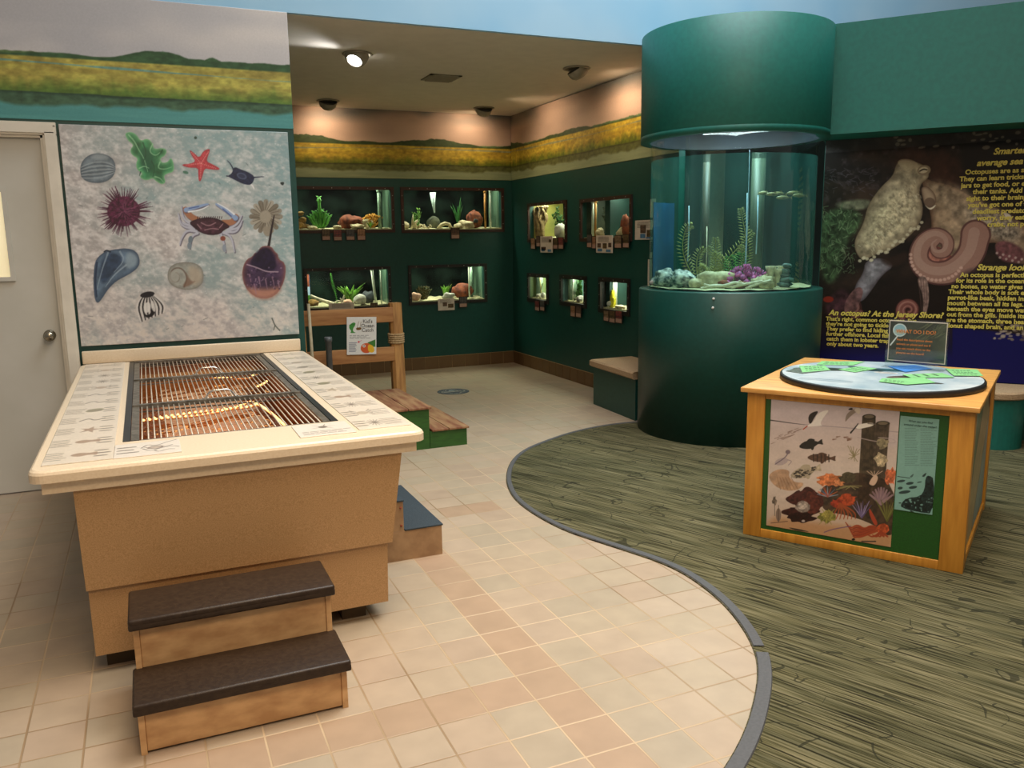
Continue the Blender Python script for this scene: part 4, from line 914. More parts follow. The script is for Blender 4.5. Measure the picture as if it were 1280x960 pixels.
def acrylic_sign():
    bl = Vector((3.732, 3.354, 0)); br = Vector((3.856, 3.088, 0)); d = br-bl; rz = math.atan2(d.y, d.x); w = d.length
    t = thing('tabletop_sign', 'small clear acrylic stand holding a dark question sign, upright on the game disc', 'sign', (bl.x, bl.y, .8265), rz)
    z0, z1 = .03, .252
    A = Art(0, w, z0, z1, 170, 130); A.C = rgb('2c2f2a')+(rgb('4c5040')-rgb('2c2f2a'))*np.clip(fbm(A.X*14, A.Y*14, 5, 4)*2-.5, 0, 1)[..., None]
    r = random.Random(2)
    for k in range(60): x = r.uniform(w*.62, w); y = z1-r.random()*.07; A.line([(x, y), (x-.05*r.random()-.01, y-.03)], .0015, '8a8f60', .5, smooth=0)
    A.poly([(0, z0), (w, z0), (w, z0+.05), (0, z0+.02)], '26324a', .6, soft=.03)
    cx, cy = w*.19, z1-.052; A.line([(cx-.008, cy-.03), (.012, z0+.085)], .007, 'd8dcdc'); A.ell(cx, cy, .036, .036, 'd2dcdc'); A.ell(cx, cy, .030, .030, '8fb7c6'); A.poly([(cx-.03, cy), (cx+.03, cy+.006), (cx+.02, cy-.024), (cx-.02, cy-.024)], 'c9c4ae', .8)
    b = .004
    for L in ([(b/2, z0), (b/2, z1)], [(w-b/2, z0), (w-b/2, z1)], [(0, z0+b/2), (w, z0+b/2)], [(0, z1-b/2), (w, z1-b/2)]): A.line(L, b*1.3, 'd9c9bc', smooth=0)
    A.build('sign_print', ARTG, lambda u, v: (u, u*0, v), t, .002, 'd9c9bc')
    OR = mat('orange_ink', 'd9823c', .6)
    L = [('WHAT DO I DO?', w*.13, -.0025, z1-.066, .0265, 'LEFT', 0, PI/2, 0)]
    for i, s in enumerate(('Read the descriptions about', 'animals or plants and see if', 'you can match them to the', 'pictures on the board!')): L.append((s, w*.15, -.0025, z1-.108-i*.024, .0158, 'LEFT', 0, PI/2, 0))
    lettering(L, OR, t, bold=.018)
    g = MB(); g.box(-.012, w+.008, -.0045, -.0035, .001, z1+.01); g.box(-.012, w+.008, .004, .005, .001, z1+.01); g.box(-.012, w+.008, -.07, .005, 0, .001)
    g.build('acrylic_holder', glass('clear_acrylic', (.97, .98, .98), .05), t)
acrylic_sign()

# ------------------------------------------------------------------ octopus poster
H_OCTO = [0.00190915, 9.76807e-05, -0.15749, 0.000173213, -0.00206643, 2.42984, 0.000129982, -4.51912e-05]
def octo():
    t = thing('wall_poster', 'huge dark octopus photo poster with yellow text on the wall right of the tank column', 'poster', PW['loc'], PW['rotz'])
    A = Art(-.075, 1.75, .432, 2.266, 470, 480, H_OCTO); X, Y = A.X, A.Y
    n = fbm(X/90, Y/70, 3, 5); n2 = fbm(X/22, Y/22, 9, 4)
    A.C = rgb('15110f')+(rgb('3a2a22')-rgb('15110f'))*np.clip(n*2.2-.75, 0, 1)[..., None]
    A.mix(np.clip(n2*3-1.6, 0, 1)*np.clip((Y < 330)*1., 0, 1), '52454a', .6)
    # dark reddish rock behind the head
    A.poly([(300, 120), (560, 100), (570, 260), (440, 240), (300, 190)], '3a2118', .8, soft=50, tex=.5, ts=.03)
    A.poly([(430, 590), (560, 560), (640, 700), (540, 780), (300, 780), (180, 740), (260, 620)], '1a1210', .85, soft=60)
    # seaweed to the left
    A.poly([(20, 360), (120, 330), (190, 370), (150, 440), (120, 470), (90, 620), (30, 640), (10, 500)], '34452e', .95, soft=20, tex=.8, ts=.06)
    A.poly([(60, 320), (220, 300), (200, 350), (100, 345)], '6a6a58', .9, soft=12, tex=.5, ts=.05)
    r = random.Random(6)
    for k in range(150):
        x = r.uniform(15, 160); y = r.uniform(345, 600); A.line([(x, y), (x+r.uniform(-12, 12), y+r.uniform(-16, 16)), (x+r.uniform(-22, 22), y+r.uniform(-26, 26))], 2.2, r.choice(['6f8a62', '4c6a48', '8a9a78', '2c3c2a']), .7)
    for k in range(60):
        x = r.uniform(30, 220); y = r.uniform(190, 290); A.line([(x, y), (x+r.uniform(-30, 30), y+r.uniform(-14, 14))], 2, '5f5660', .6)
    A.poly([(40, 700), (110, 640), (140, 700), (90, 780), (40, 770)], '4a2c34', .8, soft=20, tex=.7, ts=.05)
    A.ell(48, 694, 20, 12, '8a2a1c', 0, .9)
    # arms and web on the right
    BR = '8f7a64'
    A.poly([(400, 210), (450, 240), (520, 250), (640, 320), (720, 350), (800, 400), (880, 450), (880, 560), (800, 560), (720, 545), (690, 490), (700, 470), (600, 490), (570, 520), (500, 600), (430, 610), (375, 580), (360, 540), (430, 470), (450, 420), (440, 340)], BR, tex=.55, ts=.035, seed=4, edge=('5a3f30', 16))
    A.poly([(430, 230), (560, 260), (680, 330), (760, 400), (700, 440), (560, 400), (470, 300)], 'a3907a', .7, soft=40, tex=.6, ts=.05)
    A.poly([(560, 330), (700, 350), (800, 410), (780, 480), (640, 440)], '8b8276', .7, soft=40, tex=.9, ts=.12)
    A.poly([(690, 475), (740, 465), (805, 500), (805, 550), (740, 555), (700, 530)], '6a3f44', .9, soft=10, tex=.4, ts=.08)
    for k in range(9): A.ell(700+k*12, 515+ (k % 2)*14+k*3, 5, 5, 'b59a94', 0, .9)
    A.poly([(720, 350), (760, 370), (755, 400), (735, 380)], 'e6ddd0', .8)
    # big curled arm
    A.poly([(375, 560), (400, 510), (440, 480), (500, 500), (540, 545), (575, 560), (540, 600), (470, 618), (400, 605)], 'a06a5c', tex=.5, ts=.06, edge=('6b3430', 14))
    for k in range(15): a = k/14; A.ell(378+190*a, 570+44*math.sin(a*PI), 8, 7, 'c99a86', 0, .85)
    def coil(cx, cy, R, c1, c2, turns=2.1, ph=0, w=24, sq=1.):
        P = [(cx+R*(1-.38*q/turns)*math.cos(2*PI*q+ph), cy+sq*R*(1-.38*q/turns)*math.sin(2*PI*q+ph)) for q in np.linspace(0, turns*.95, 50)]
        A.ell(cx, cy, R*1.1, R*1.1*sq, '3c2220', 0, .9)
        P = [(cx+R*(1-.8*q/turns)*math.cos(2*PI*q+ph), cy+sq*R*(1-.8*q/turns)*math.sin(2*PI*q+ph)) for q in np.linspace(0, turns, 60)]
        A.line(P, w*1.15, '3c201e', 1, smooth=0, w1=w*.5); A.line(P, w*.85, c1, 1, smooth=0, w1=w*.35); A.line(P, w*.3, c2, .7, smooth=0, w1=w*.1)
    SP = chaikin([(618, 445), (602, 525), (530, 590), (445, 595), (392, 550), (405, 478), (460, 440), (512, 462), (508, 512), (465, 520), (450, 488), (474, 470)], 3, False)
    A.line(SP, 120, '5a3836', .9, smooth=0, w1=16); A.line(SP, 104, '9a7468', 1, smooth=0, w1=9); A.line(SP-np.array([6, 8]), 44, 'b8988a', .55, smooth=0, w1=3)
    for k in range(18): a = .5+k*.16; A.ell(470+104*math.cos(a), 528+92*math.sin(a), 7, 6, 'd0aa9c', 0, .85)
    coil(358, 735, 40, '7a4a44', 'a87a70', 1.9, 2.2, 26, .95); coil(150, 728, 26, '6a4440', '94706a', 1.5, .5, 22, 1.3)
    A.poly([(385, 610), (430, 600), (440, 690), (425, 760), (410, 755), (420, 690)], '8a7068', tex=.5, ts=.08)
    for k in range(4): A.line([(395+k*10, 615), (405+k*8, 690), (408+k*7, 750)], 3, '5a423e', .7)
    # lower left arm
    A.poly([(190, 545), (250, 530), (310, 560), (255, 600), (215, 660), (180, 705), (145, 700), (150, 640), (185, 590)], '8d8a92', tex=.5, ts=.05, edge=('4a4248', 14)); A.poly([(160, 640), (190, 660), (150, 750), (110, 760), (110, 700)], '6b4a4a', .9, tex=.5, ts=.06)
    A.poly([(240, 540), (300, 525), (350, 505), (362, 530), (340, 555), (300, 575)], '30201a', .8, soft=16)
    # mantle
    A.poly([(335, 152), (400, 165), (435, 190), (438, 225), (405, 245), (398, 290), (415, 330), (410, 385), (375, 440), (300, 500), (230, 520), (180, 548), (150, 505), (150, 460), (185, 400), (200, 330), (250, 260), (300, 215), (310, 170)], 'a99a80', tex=.5, ts=.045, seed=5, edge=('6f5f4c', 12))
    A.poly([(300, 250), (380, 270), (400, 340), (340, 420), (240, 480), (190, 470), (210, 380)], 'c2b496', .7, soft=40, tex=.6, ts=.09)
    for k in range(170):
        a = r.random(); x = 185+a*210+r.uniform(-30, 25); y = 520-a*260+r.uniform(-40, 50)
        if 160 < x < 405 and y < 520: A.line([(x, y), (x+r.uniform(2, 9), y+r.uniform(4, 12))], 3.2, r.choice(['7d6d58', 'd8ccb0', '8f7f68']), .55, smooth=0)
    for k in range(26): a = k/25; A.ell(170+240*a+4*math.sin(k*2), 545-150*a**1.5-10*math.sin(k), 7, 6, 'cfc4a8', 0, .8)
    # eye and siphon
    A.ell(418, 195, 26, 20, '8a7862', -10); A.ell(416, 194, 18, 12, 'cbbba0', -12); A.line([(402, 198), (416, 190), (430, 193)], 5, '241a16'); A.ell(356, 170, 40, 18, 'b3a286', 10, .6)
    A.poly([(405, 260), (430, 255), (462, 285), (466, 320), (445, 342), (420, 330), (412, 300)], 'b39c84', edge=('5a4438', 6)); A.ell(440, 320, 21, 20, '6b5648', 0, .9); A.poly([(418, 325), (440, 345), (466, 325), (458, 340), (440, 350)], 'e0d2bc')
    # bottom fade to navy
    A.mix(np.clip((Y-(760+0*X))/130, 0, 1)*(X < 560), '14123c', .95)
    A.poly([(528, 800), (700, 818), (1100, 868), (1400, 920), (1400, 1500), (528, 1500)], '131254', soft=3, smooth=0)
    A.mix(np.clip((Y-880)/40, 0, 1)*(X <= 540), '131254')
    A.poly([(520, 620), (640, 560), (900, 560), (1200, 640), (1200, 880), (700, 816), (530, 796)], '241d20', .75, soft=26, tex=.9, ts=.05)
    for k in range(60): A.ell(r.uniform(690, 860), r.uniform(790, 850), r.uniform(4, 11), r.uniform(3, 6), r.choice(['b0a292', '6a5a50', '8f8274']), 0, .8)
    A.poly([(560, 60), (1100, 30), (1200, 360), (860, 400), (740, 340), (640, 300), (570, 230)], '100e10', .85, soft=24)
    A.poly([(20, 60), (805, -10), (1300, -60), (1300, 40), (805, 75), (20, 130)], '4a4644', .55, soft=3, smooth=0)
    for k in range(30): A.ell(r.uniform(300, 900), r.uniform(30, 110), r.uniform(5, 16), r.uniform(3, 8), '9a8c78', -8, .55)
    A.build('poster_print', art_mat('satin_poster_print', .5, .2), lambda u, v: (u, u*0+.394, v), t, .005, '15110f')
    YL = mat('yellow_ink', 'd8c65a', .6); L = []
    y = .391
    L.append(('An octopus? At the Jersey Shore?', .012, y, .905, .060, 'LEFT', .25, PI/2, 0))
    for i, s in enumerate(("That's right, common octopuses. But", "they're not going to tickle your toes.", 'They prefer to find hiding places', 'further offshore. Local fishermen', 'catch them in lobster traps. They live', 'only about two years.')): L.append((s, -.008+.003*i, y, .861-i*.0405, .044, 'LEFT', 0, PI/2, 0))
    L.append(('Smarter than the', 1.075, y, 2.098, .062, 'LEFT', .25, PI/2, 0)); L.append(('average sea monster', .975, y, 2.022, .062, 'LEFT', .25, PI/2, 0))
    for i, (s, u) in enumerate((('Octopuses are as smart as cats.', .905), ('They can learn tricks like opening', .872), ('jars to get food, or escaping from', .885), ('their tanks. Add sharp eye-', .965), ('sight to their brainpower and', .925), ("you've got one of the ocean's", .94), ('deadliest predators. Don\'t', .972), ('worry, they eat fish and', 1.005), ('crabs, not people.', 1.075))): L.append((s, u, y, 1.965-i*.0475, .048, 'LEFT', 0, PI/2, 0))
    L.append(('Strange looking', 1.03, y, 1.268, .062, 'LEFT', .25, PI/2, 0))
    for i, (s, u) in enumerate((('An octopus is perfectly built', .925), ('for its role in the ocean. It has', .90), ('no bones, so water gives it shape.', .872), ('Their whole body is soft except for', .855), ('parrot-like beak, hidden inside its', .853), ('mouth between all its legs. Siphons', .853), ('beneath the eyes move water in and', .853), ('out from the gills. Inside its "head"', .855), ('are the stomach, three hearts, a', .857), ('donut shaped brain, and an ink sac.', .857))): L.append((s, u, y, 1.218-i*.0425, .046, 'LEFT', 0, PI/2, 0))
    lettering(L, YL, t, bold=.034)
octo()
# ------------------------------------------------------------------ sea creature panel on the left wall
H_SHELL = [0.00133648, -0.000119485, -0.404708, -0.000174651, -0.00149637, 2.29148, -9.95455e-05, -3.76365e-05]
def shell_panel():
    A = Art(-.394, .962, .914, 2.268, 370, 370, H_SHELL); X, Y = A.X, A.Y; r = random.Random(11)
    n = fbm((X+Y*.6)/46, (Y-X*.35)/26, 3, 5); n2 = fbm(X/160, Y/160, 5, 3)
    n = .55*n+.45*fbm((X+Y*.5)/17, (Y-X*.4)/11, 13, 3)
    base = rgb('b0abaa'); A.C = base+(rgb('dedad8')-base)*np.clip(n*3.4-1.2, 0, 1)[..., None]
    tl = np.clip(((X-250)/750+(500-Y)/700)*.8+1.2*(n2-.5), 0, 1)*np.clip(1.6-n*1.7, 0, 1); A.mix(np.clip(tl, 0, 1), '86a9ad', .85)
    bl = np.clip((Y-300)/700, 0, 1)*np.clip((n2-.42)*4, 0, 1)*np.clip(1.5-n*1.8, 0, 1); A.mix(bl, '88a0a0', .7)
    A.mix(np.clip((Y-620)/300, 0, 1)*np.clip((n-.4)*3, 0, 1), 'cdbfae', .6)
    for k in range(420): x, y = r.uniform(10, 1000), r.uniform(20, 930); A.ell(x, y, r.uniform(1.2, 3), r.uniform(1.2, 2.6), 'eef2f2', 0, .6)
    for k in range(26): x, y = r.uniform(60, 980), r.uniform(60, 900); A.line([(x, y), (x+r.uniform(-22, 22), y+r.uniform(-9, 9))], 2.5, '4f5a58', .6)
    A.line([(893, 820), (905, 850), (925, 870)], 5, '3a4440', .8); A.line([(905, 850), (900, 868)], 4, '3a4440', .8); A.ell(577, 74, 6, 6, '2f4a40'); A.ell(536, 217, 12, 6, '4a7a66', 15); A.poly([(925, 258), (945, 256), (940, 272), (930, 268)], '26302e')
    def sh(P, **k): A.poly([(x+5, y+8) for x, y in P], '7d7a78', .35, soft=14)
    # clam
    P = [(100, 215), (103, 180), (125, 152), (160, 137), (200, 140), (235, 158), (248, 190), (243, 225), (220, 250), (180, 263), (135, 258), (108, 243)]
    sh(P); A.poly(P, '77868f', tex=.25, ts=.05, edge=('4d5a66', 8)); A.poly([(160, 138), (200, 142), (225, 160), (180, 165), (140, 160)], 'a3aeb2', .6, soft=12)
    for k in range(9):
        f = k/9; A.line([(104+4*f, 196+50*f), (140, 178+72*f), (185, 172+76*f), (225, 180+52*f), (244-3*f, 196+24*f)], 3.5, '4a5864' if k % 2 else 'a8b3b8', .7)
    # sea lettuce
    P = [(285, 55), (310, 48), (335, 62), (350, 88), (378, 75), (400, 95), (405, 122), (440, 115), (460, 125), (452, 148), (430, 160), (438, 178), (462, 175), (475, 153), (488, 180), (488, 215), (460, 222), (445, 232), (455, 258), (438, 268), (415, 255), (400, 240), (380, 250), (360, 248), (345, 235), (358, 220), (335, 208), (330, 180), (340, 160), (312, 145), (306, 122), (322, 105), (300, 88), (290, 72)]
    sh(P); A.poly(P, '2f7a4e', tex=.45, ts=.03, edge=('86c08e', 7)); A.poly([(350, 110), (390, 120), (410, 160), (400, 210), (370, 220), (350, 180)], '1c5a40', .8, soft=14)
    for L in ([(300, 62), (325, 88), (340, 120), (365, 160), (380, 215)], [(400, 100), (385, 130), (410, 150), (430, 135)], [(430, 175), (420, 200), (450, 205), (478, 195)], [(345, 200), (365, 190), (385, 200)], [(410, 235), (430, 240), (445, 258)]): A.line(L, 6, '9ad0a0', .75, w1=2)
    for L in ([(360, 95), (375, 140), (360, 175)], [(440, 125), (425, 150)], [(395, 170), (410, 200), (400, 235)], [(350, 215), (345, 232)]): A.line(L, 6, '184c34', .8, w1=2)
    # starfish
    P = [(550, 122), (572, 138), (592, 158), (610, 128), (632, 119), (637, 125), (628, 150), (622, 172), (650, 185), (677, 200), (674, 207), (640, 205), (614, 200), (606, 230), (598, 254), (590, 252), (588, 222), (588, 198), (550, 198), (523, 190), (524, 183), (552, 182), (578, 172), (562, 150)]
    sh(P); A.poly(P, 'c2434d', smooth=1, tex=.2, ts=.1, edge=('a0303c', 3))
    for (x, y) in ((556, 130), (633, 127), (668, 203), (597, 246), (531, 187)):
        for q in range(9): f = q/9; A.ell(600+(x-600)*f, 180+(y-180)*f, 2.2, 2.2, 'e89a98', 0, .8)
    # skate egg case
    P = [(708, 232), (728, 222), (735, 192), (765, 205), (800, 218), (822, 235), (815, 258), (802, 270), (775, 266), (742, 250), (722, 240)]
    A.line([(733, 205), (722, 182), (708, 168)], 6, '222a45', 1, w1=2); A.line([(815, 238), (838, 236), (858, 235)], 6, '222a45', 1, w1=2); A.line([(806, 266), (812, 272), (818, 282)], 5, 'e8e8e8'); A.line([(720, 234), (706, 232)], 5, '222a45')
    A.poly(P, '222b48', tex=.3, ts=.1); A.ell(768, 232, 22, 13, '5a6684', 20, .7); A.ell(768, 232, 14, 8, '2a3350', 20, .9)
    # urchin
    for k in range(95):
        a = r.uniform(0, 2*PI); R = r.uniform(88, 120); x, y = 282+R*math.cos(a), 378+R*.92*math.sin(a); A.line([(282+30*math.cos(a), 378+30*math.sin(a)), (x, y)], 7, r.choice(['4a1c36', '3a1428', '5c2a44']), .95, smooth=0, w1=1.5)
    A.ell(280, 378, 68, 62, '4f1d38', 0, .95, tex=.7, ts=.12)
    for k in range(80):
        a = r.uniform(0, 2*PI); R = r.uniform(0, 50); x, y = 280+R*math.cos(a), 378+R*math.sin(a); A.line([(x, y), (x+22*math.cos(a), y+22*math.sin(a))], 4, r.choice(['7d4562', '35122a', '6b3050']), .9, smooth=0, w1=1)
    # blue crab
    A.poly([(505, 370), (560, 335), (640, 330), (720, 345), (770, 395), (780, 450), (745, 545), (700, 555), (660, 520), (600, 505), (560, 535), (520, 520), (500, 440)], 'c6c2c0', .5, soft=4); 
    def limb(P, w, c, w1): A.line([(x+3, y+4) for x, y in P], w+2, '5c5668', .8, w1=w1+2); A.line(P, w, c, 1, w1=w1)
    limb([(590, 415), (555, 400), (535, 372)], 24, 'a87458', 26); limb([(538, 372), (575, 362), (628, 348)], 20, '8fa8cf', 7); A.line([(548, 380), (600, 372), (632, 354)], 7, 'e9edf2', 1, w1=3); A.line([(550, 366), (590, 358)], 4, '4a5f9a')
    limb([(690, 425), (730, 425), (742, 402)], 24, 'a87458', 26); limb([(742, 405), (710, 378), (662, 348)], 22, '8fa8cf', 7); A.line([(736, 390), (705, 365), (668, 345)], 7, 'e9edf2', 1, w1=3); A.line([(725, 398), (690, 368)], 4, '4a5f9a')
    for P in ([(560, 430), (525, 410), (518, 355)], [(565, 440), (515, 425), (505, 385)], [(570, 450), (520, 440), (508, 405)], [(715, 450), (752, 430), (768, 395)], [(712, 455), (755, 448), (770, 415)], [(705, 462), (745, 465), (765, 432)], [(580, 460), (540, 455), (518, 490), (512, 515)], [(585, 468), (560, 480), (552, 530)], [(690, 465), (725, 480), (738, 545)], [(680, 470), (692, 500), (700, 545)]): limb(P, 12, 'b9bccb', 4)
    A.ell(556, 495, 9, 16, '6f7f8a', 10); A.ell(552, 520, 9, 14, '7d8c98', 0); A.ell(690, 490, 11, 10, '8a4a3c'); A.ell(696, 530, 8, 16, '8f9aa8', 0)
    P = [(548, 425), (575, 412), (605, 405), (630, 402), (670, 408), (700, 425), (722, 442), (695, 455), (680, 472), (640, 478), (600, 468), (575, 450)]
    A.poly(P, '4a2c38', smooth=1, tex=.5, ts=.08, edge=('26141e', 6)); 
    for k in range(12): x = 585+k*9; A.line([(x, 408), (x+2, 400)], 3, '2a1820')
    for L in ([(600, 425), (630, 440), (660, 425)], [(615, 455), (645, 448), (672, 452)], [(585, 432), (600, 450)], [(690, 430), (676, 446)]): A.line(L, 4, 'b08a92', .8)
    # ruffled tan shell
    for k in range(16):
        a = k*PI/8; A.line([(868, 400), (868+60*math.cos(a), 400+62*math.sin(a))], 24, ['8f887a', 'a8a294', '7a7264'][k % 3], .95, w1=20)
    for k in range(22): a = k*.286; A.line([(866+18*math.cos(a), 398+20*math.sin(a)), (868+58*math.cos(a+.2), 398+60*math.sin(a+.2))], 3, '5d5648', .75)
    A.ell(866, 400, 24, 26, 'a39c8c', 0, .9); A.poly([(850, 440), (905, 440), (890, 480), (862, 482)], '948c7c', .9, soft=4)
    # horseshoe crab
    A.line([(902, 395), (893, 440), (878, 530)], 4, '2a2024', 1, w1=12)
    P = [(790, 575), (812, 565), (822, 548), (835, 552), (842, 530), (858, 520), (890, 522), (905, 545), (918, 555), (920, 575), (948, 592), (950, 640), (935, 690), (905, 728), (860, 742), (815, 728), (780, 690), (768, 640), (775, 600)]
    sh(P); A.poly(P, '40304a', smooth=1, tex=.4, ts=.05, edge=('8a5a54', 10)); A.poly([(785, 690), (860, 700), (935, 690), (905, 728), (860, 742), (815, 728)], 'c08a72', .85, soft=26); A.poly([(815, 560), (858, 522), (900, 545), (915, 620), (860, 628), (800, 605)], '1f1730', .9, soft=10, tex=.4, ts=.1)
    A.line([(790, 598), (830, 610), (870, 628), (918, 628)], 5, 'c0a8b8', .8)
    for x, y in ((800, 640), (838, 650), (866, 660), (895, 650), (820, 680), (918, 665)): A.line([(x, y), (x+8, y+40)], 7, '9a7a8e', .7, w1=2)
    for k in range(50): x, y = r.uniform(785, 935), r.uniform(610, 700); A.ell(x, y, 3, 3, r.choice(['2a1c38', '8f7890']), 0, .7)
    # whelk
    P = [(165, 575), (200, 545), (240, 535), (300, 530), (335, 545), (348, 580), (340, 612), (300, 640), (250, 665), (215, 700), (190, 740), (172, 760), (160, 740), (155, 690), (156, 620)]
    sh(P); A.poly(P, '62788e', tex=.35, ts=.03, edge=('3a4a60', 9)); A.poly([(205, 545), (270, 555), (278, 590), (235, 640), (190, 690), (175, 620)], '2f4058', .85, soft=14, tex=.4, ts=.05); A.poly([(290, 540), (338, 560), (335, 605), (285, 620)], '93a7b4', .8, soft=14)
    for L in ([(290, 600), (240, 640), (205, 690)], [(215, 550), (190, 620), (170, 700)], [(265, 545), (285, 580), (240, 630)]): A.line(L, 8, 'a9bccb', .6, w1=2)
    A.line([(200, 545), (210, 538), (225, 545)], 6, '202c3c'); A.line([(170, 590), (162, 660), (168, 730)], 7, '22304a', .8)
    # moon snail
    P = [(460, 640), (470, 608), (500, 590), (560, 586), (600, 605), (612, 640), (605, 680), (575, 700), (530, 703), (485, 690), (465, 668)]
    sh(P); A.poly(P, '9c9f98', tex=.2, ts=.05, edge=('7c7a72', 7)); A.poly([(540, 600), (600, 615), (605, 670), (560, 690)], 'b7a894', .7, soft=18)
    A.line([(530, 690), (545, 650), (522, 612), (485, 612), (468, 645), (482, 672), (508, 668), (512, 640), (495, 630)], 7, '6a5a50', .8, w1=3); A.ell(490, 648, 22, 26, 'a5a69e', 0, .7); A.poly([(520, 690), (545, 655), (535, 625), (560, 670), (580, 665), (545, 690)], '7a5c4c', .7, soft=8)
    # barnacle
    P = [(325, 770), (335, 730), (365, 710), (400, 706), (440, 730), (458, 770), (455, 805), (430, 820), (400, 815), (375, 848), (345, 825), (330, 800)]
    A.poly(P, 'c2bdb8', .7, soft=4)
    for k in range(15): f = k/14; x = 328+125*f; A.line([(385+20*(f-.5), 715), (x, 765), (350+95*f, 835-38*f)], 9, '1c1a1e' if k % 2 else 'd8d6d2', .95, w1=4)
    A.ell(378, 722, 30, 12, '16141a', -10, .9); A.ell(378, 775, 14, 22, 'e2e0dc', 10, .9); A.poly([(362, 790), (375, 810), (392, 800), (400, 770), (410, 800), (395, 815), (370, 818)], '121014', smooth=1); A.ell(402, 770, 8, 24, 'dcdad6', -14, .9)
    o = A.build('wall_panel', ARTG, lambda u, v: (u, u*0+5.893, v), None, .019, '9a9a98')
    tag(o, 'large square sand-coloured panel picturing twelve seashore creatures above the touch tank', 'wall panel')
shell_panel()

# ------------------------------------------------------------------ wall aquariums
PANE = glass('aquarium_pane', (.96, .99, .97), .012)
def pic_mat(k):
    return mat('card_photo_%s' % ['brown', 'red', 'grey', 'orange', 'dark', 'tan'][k % 6], ['6b5638', '8a3a34', '5a5650', 'a07a5a', '2e2824', '8a745a'][k % 6], .4, ['2e2618', '3a2a2c', '2a2a2e', '6a4a34', '6a5040', '4a3a2a'][k % 6], 40)
TANKS = {}
def aquarium(key, label, T, u0, u1, z0, z1, rotz, fw, upper, backm=None, sidem=None):
    W = abs(u1-u0); H = z1-z0; org = T(u0, 0, z0); t = thing('wall_aquarium', label, 'aquarium', org, rotz, 'aquariums set into the alcove walls')
    FM = FRM if upper else FRMB
    m = MB(); m.box(0, W, -.018, .004, 0, fw, 0); m.box(0, W, -.018, .004, H-fw, H); m.box(0, fw, -.018, .004, fw, H-fw); m.box(W-fw, W, -.018, .004, fw, H-fw)
    s = m; n = max(3, int(W/.19))
    for k in range(n): 
        x = W*(k+.5)/n; s.lathe([(0, .0025), (.004, .002), (.005, 0)], 8, 1); vs = s.v[-24:]
        s.v[-24:] = [(x+a, -.018-c, H-fw*.5+b_) for a, b_, c in vs]
    for k in range(3):
        for x in (fw*.5, W-fw*.5):
            s.lathe([(0, .0025), (.004, .002), (.005, 0)], 8, 1); vs = s.v[-24:]; s.v[-24:] = [(x+a, -.018-c, H*(k+.6)/3.2+b_) for a, b_, c in vs]
    m.build('frame', [FM, mat('small_bright_screw', 'b9b4a8', .3, 'a8a398', 30, metal=.8)], t)
    D = .42; x0, x1, y0, y1, h1 = fw*.55, W-fw*.55, .03, .03+D, H+.07; zb = fw*.45
    MB().box(x0, x1, .012, .02, zb, H-zb).build('glass_pane', PANE, t)
    b = MB(); b.box(x0, x1, y1, y1+.012, zb, h1, 0); b.box(x0, x1, y0, y1, zb-.01, zb, 0); b.box(x0, x1, y0, y1+.012, h1, h1+.01, 0); b.box(x0-.006, x0, .004, y1, zb, h1, 1); b.box(x1, x1+.006, .004, y1, zb, h1, 1)
    b.build('tank_shell', [backm or WATERG, sidem or mat('greenish_tank_side', '5f7a66', .3, '3c5446', 4, stretch=(1, 6, .6))], t)
    # gravel bed
    g = MB(); nx, ny = max(10, int(W/.02)), 16; vs = []
    for j in range(ny):
        for i in range(nx):
            x = x0+.003+(x1-x0-.006)*i/(nx-1); y = y0+(y1-y0-.003)*j/(ny-1); vs.append((x, y, fw*.95+.012+.05*j/ny*.4+.012*mnoise.noise(Vector((x*18, y*18, len(key)+u0)))))
    g.add(vs, [(j*nx+i, j*nx+i+1, (j+1)*nx+i+1, (j+1)*nx+i) for j in range(ny-1) for i in range(nx-1)], 0, True)
    B0 = len(g.v); g.add([(x0+.003, y0, zb), (x1-.003, y0, zb)]+[vs[0], vs[nx-1]], [(0, 1, 3, 2)]); g.build('gravel', GRAV, t)['kind'] = 'stuff'
    l = MB().box(x0+.03, x1-.03, y0+.10, y0+.14, h1-.022, h1-.002).build('lamp_tube', mat('aquarium_lamp_tube', 'fff6d8', .4, 'fff2cc', 5, emit=4), t)
    TANKS[key] = (t, T, u0, W, H, fw, z0, rotz)
    return t
TB = lambda u, y, z: (u, 9.571+y, z)
TR = lambda u, y, z: (4.21+y, -u, z)
names = dict(t1='long dark-framed aquarium with green finger coral, upper left on the back wall', t2='long dark-framed aquarium with tall grass plant, upper right on the back wall',
 t3='black-framed aquarium just above the fence rails, lower left on the back wall', t4='black-framed aquarium with pale pink rock, lower right on the back wall',
 r1='squarish aquarium with tangled tan roots, upper row of the side wall', r2='wide aquarium with cone-shaped rock, upper row of the side wall',
 r3='narrow aquarium nearest the corner, lower row of the side wall', r4='small aquarium in the middle of the lower row on the side wall', r5='small aquarium with lemon yellow sponge, lower row of the side wall')
SIDE = dict(r1=mat('yellowish_tank_side', 'a39a48', .6, '6f7438', 2), r2=mat('dark_mottled_side', '1c221c', .7, '3a4436', 3), r3=mat('pale_green_side', '4f6f58', .5, '8a9a60', 2, stretch=(1, 4, .5)), r4=mat('pale_blue_side', '3a5a58', .5, '6f9a94', 2.5, stretch=(1, 5, .3)), r5=mat('near_black_side', '080c0b', .7, '141c18', 2))
for k, (a, b_, c, d) in BACKT.items(): aquarium(k, names[k], TB, a, b_, c, d, 0, .034, k in ('t1', 't2'))
for k, (a, b_, c, d) in RIGHTT.items(): aquarium(k, names[k], TR, -a, -b_, c, d, -PI/2, .034 if k in ('r1', 'r2') else .042, k in ('r1', 'r2'), None, SIDE.get(k))
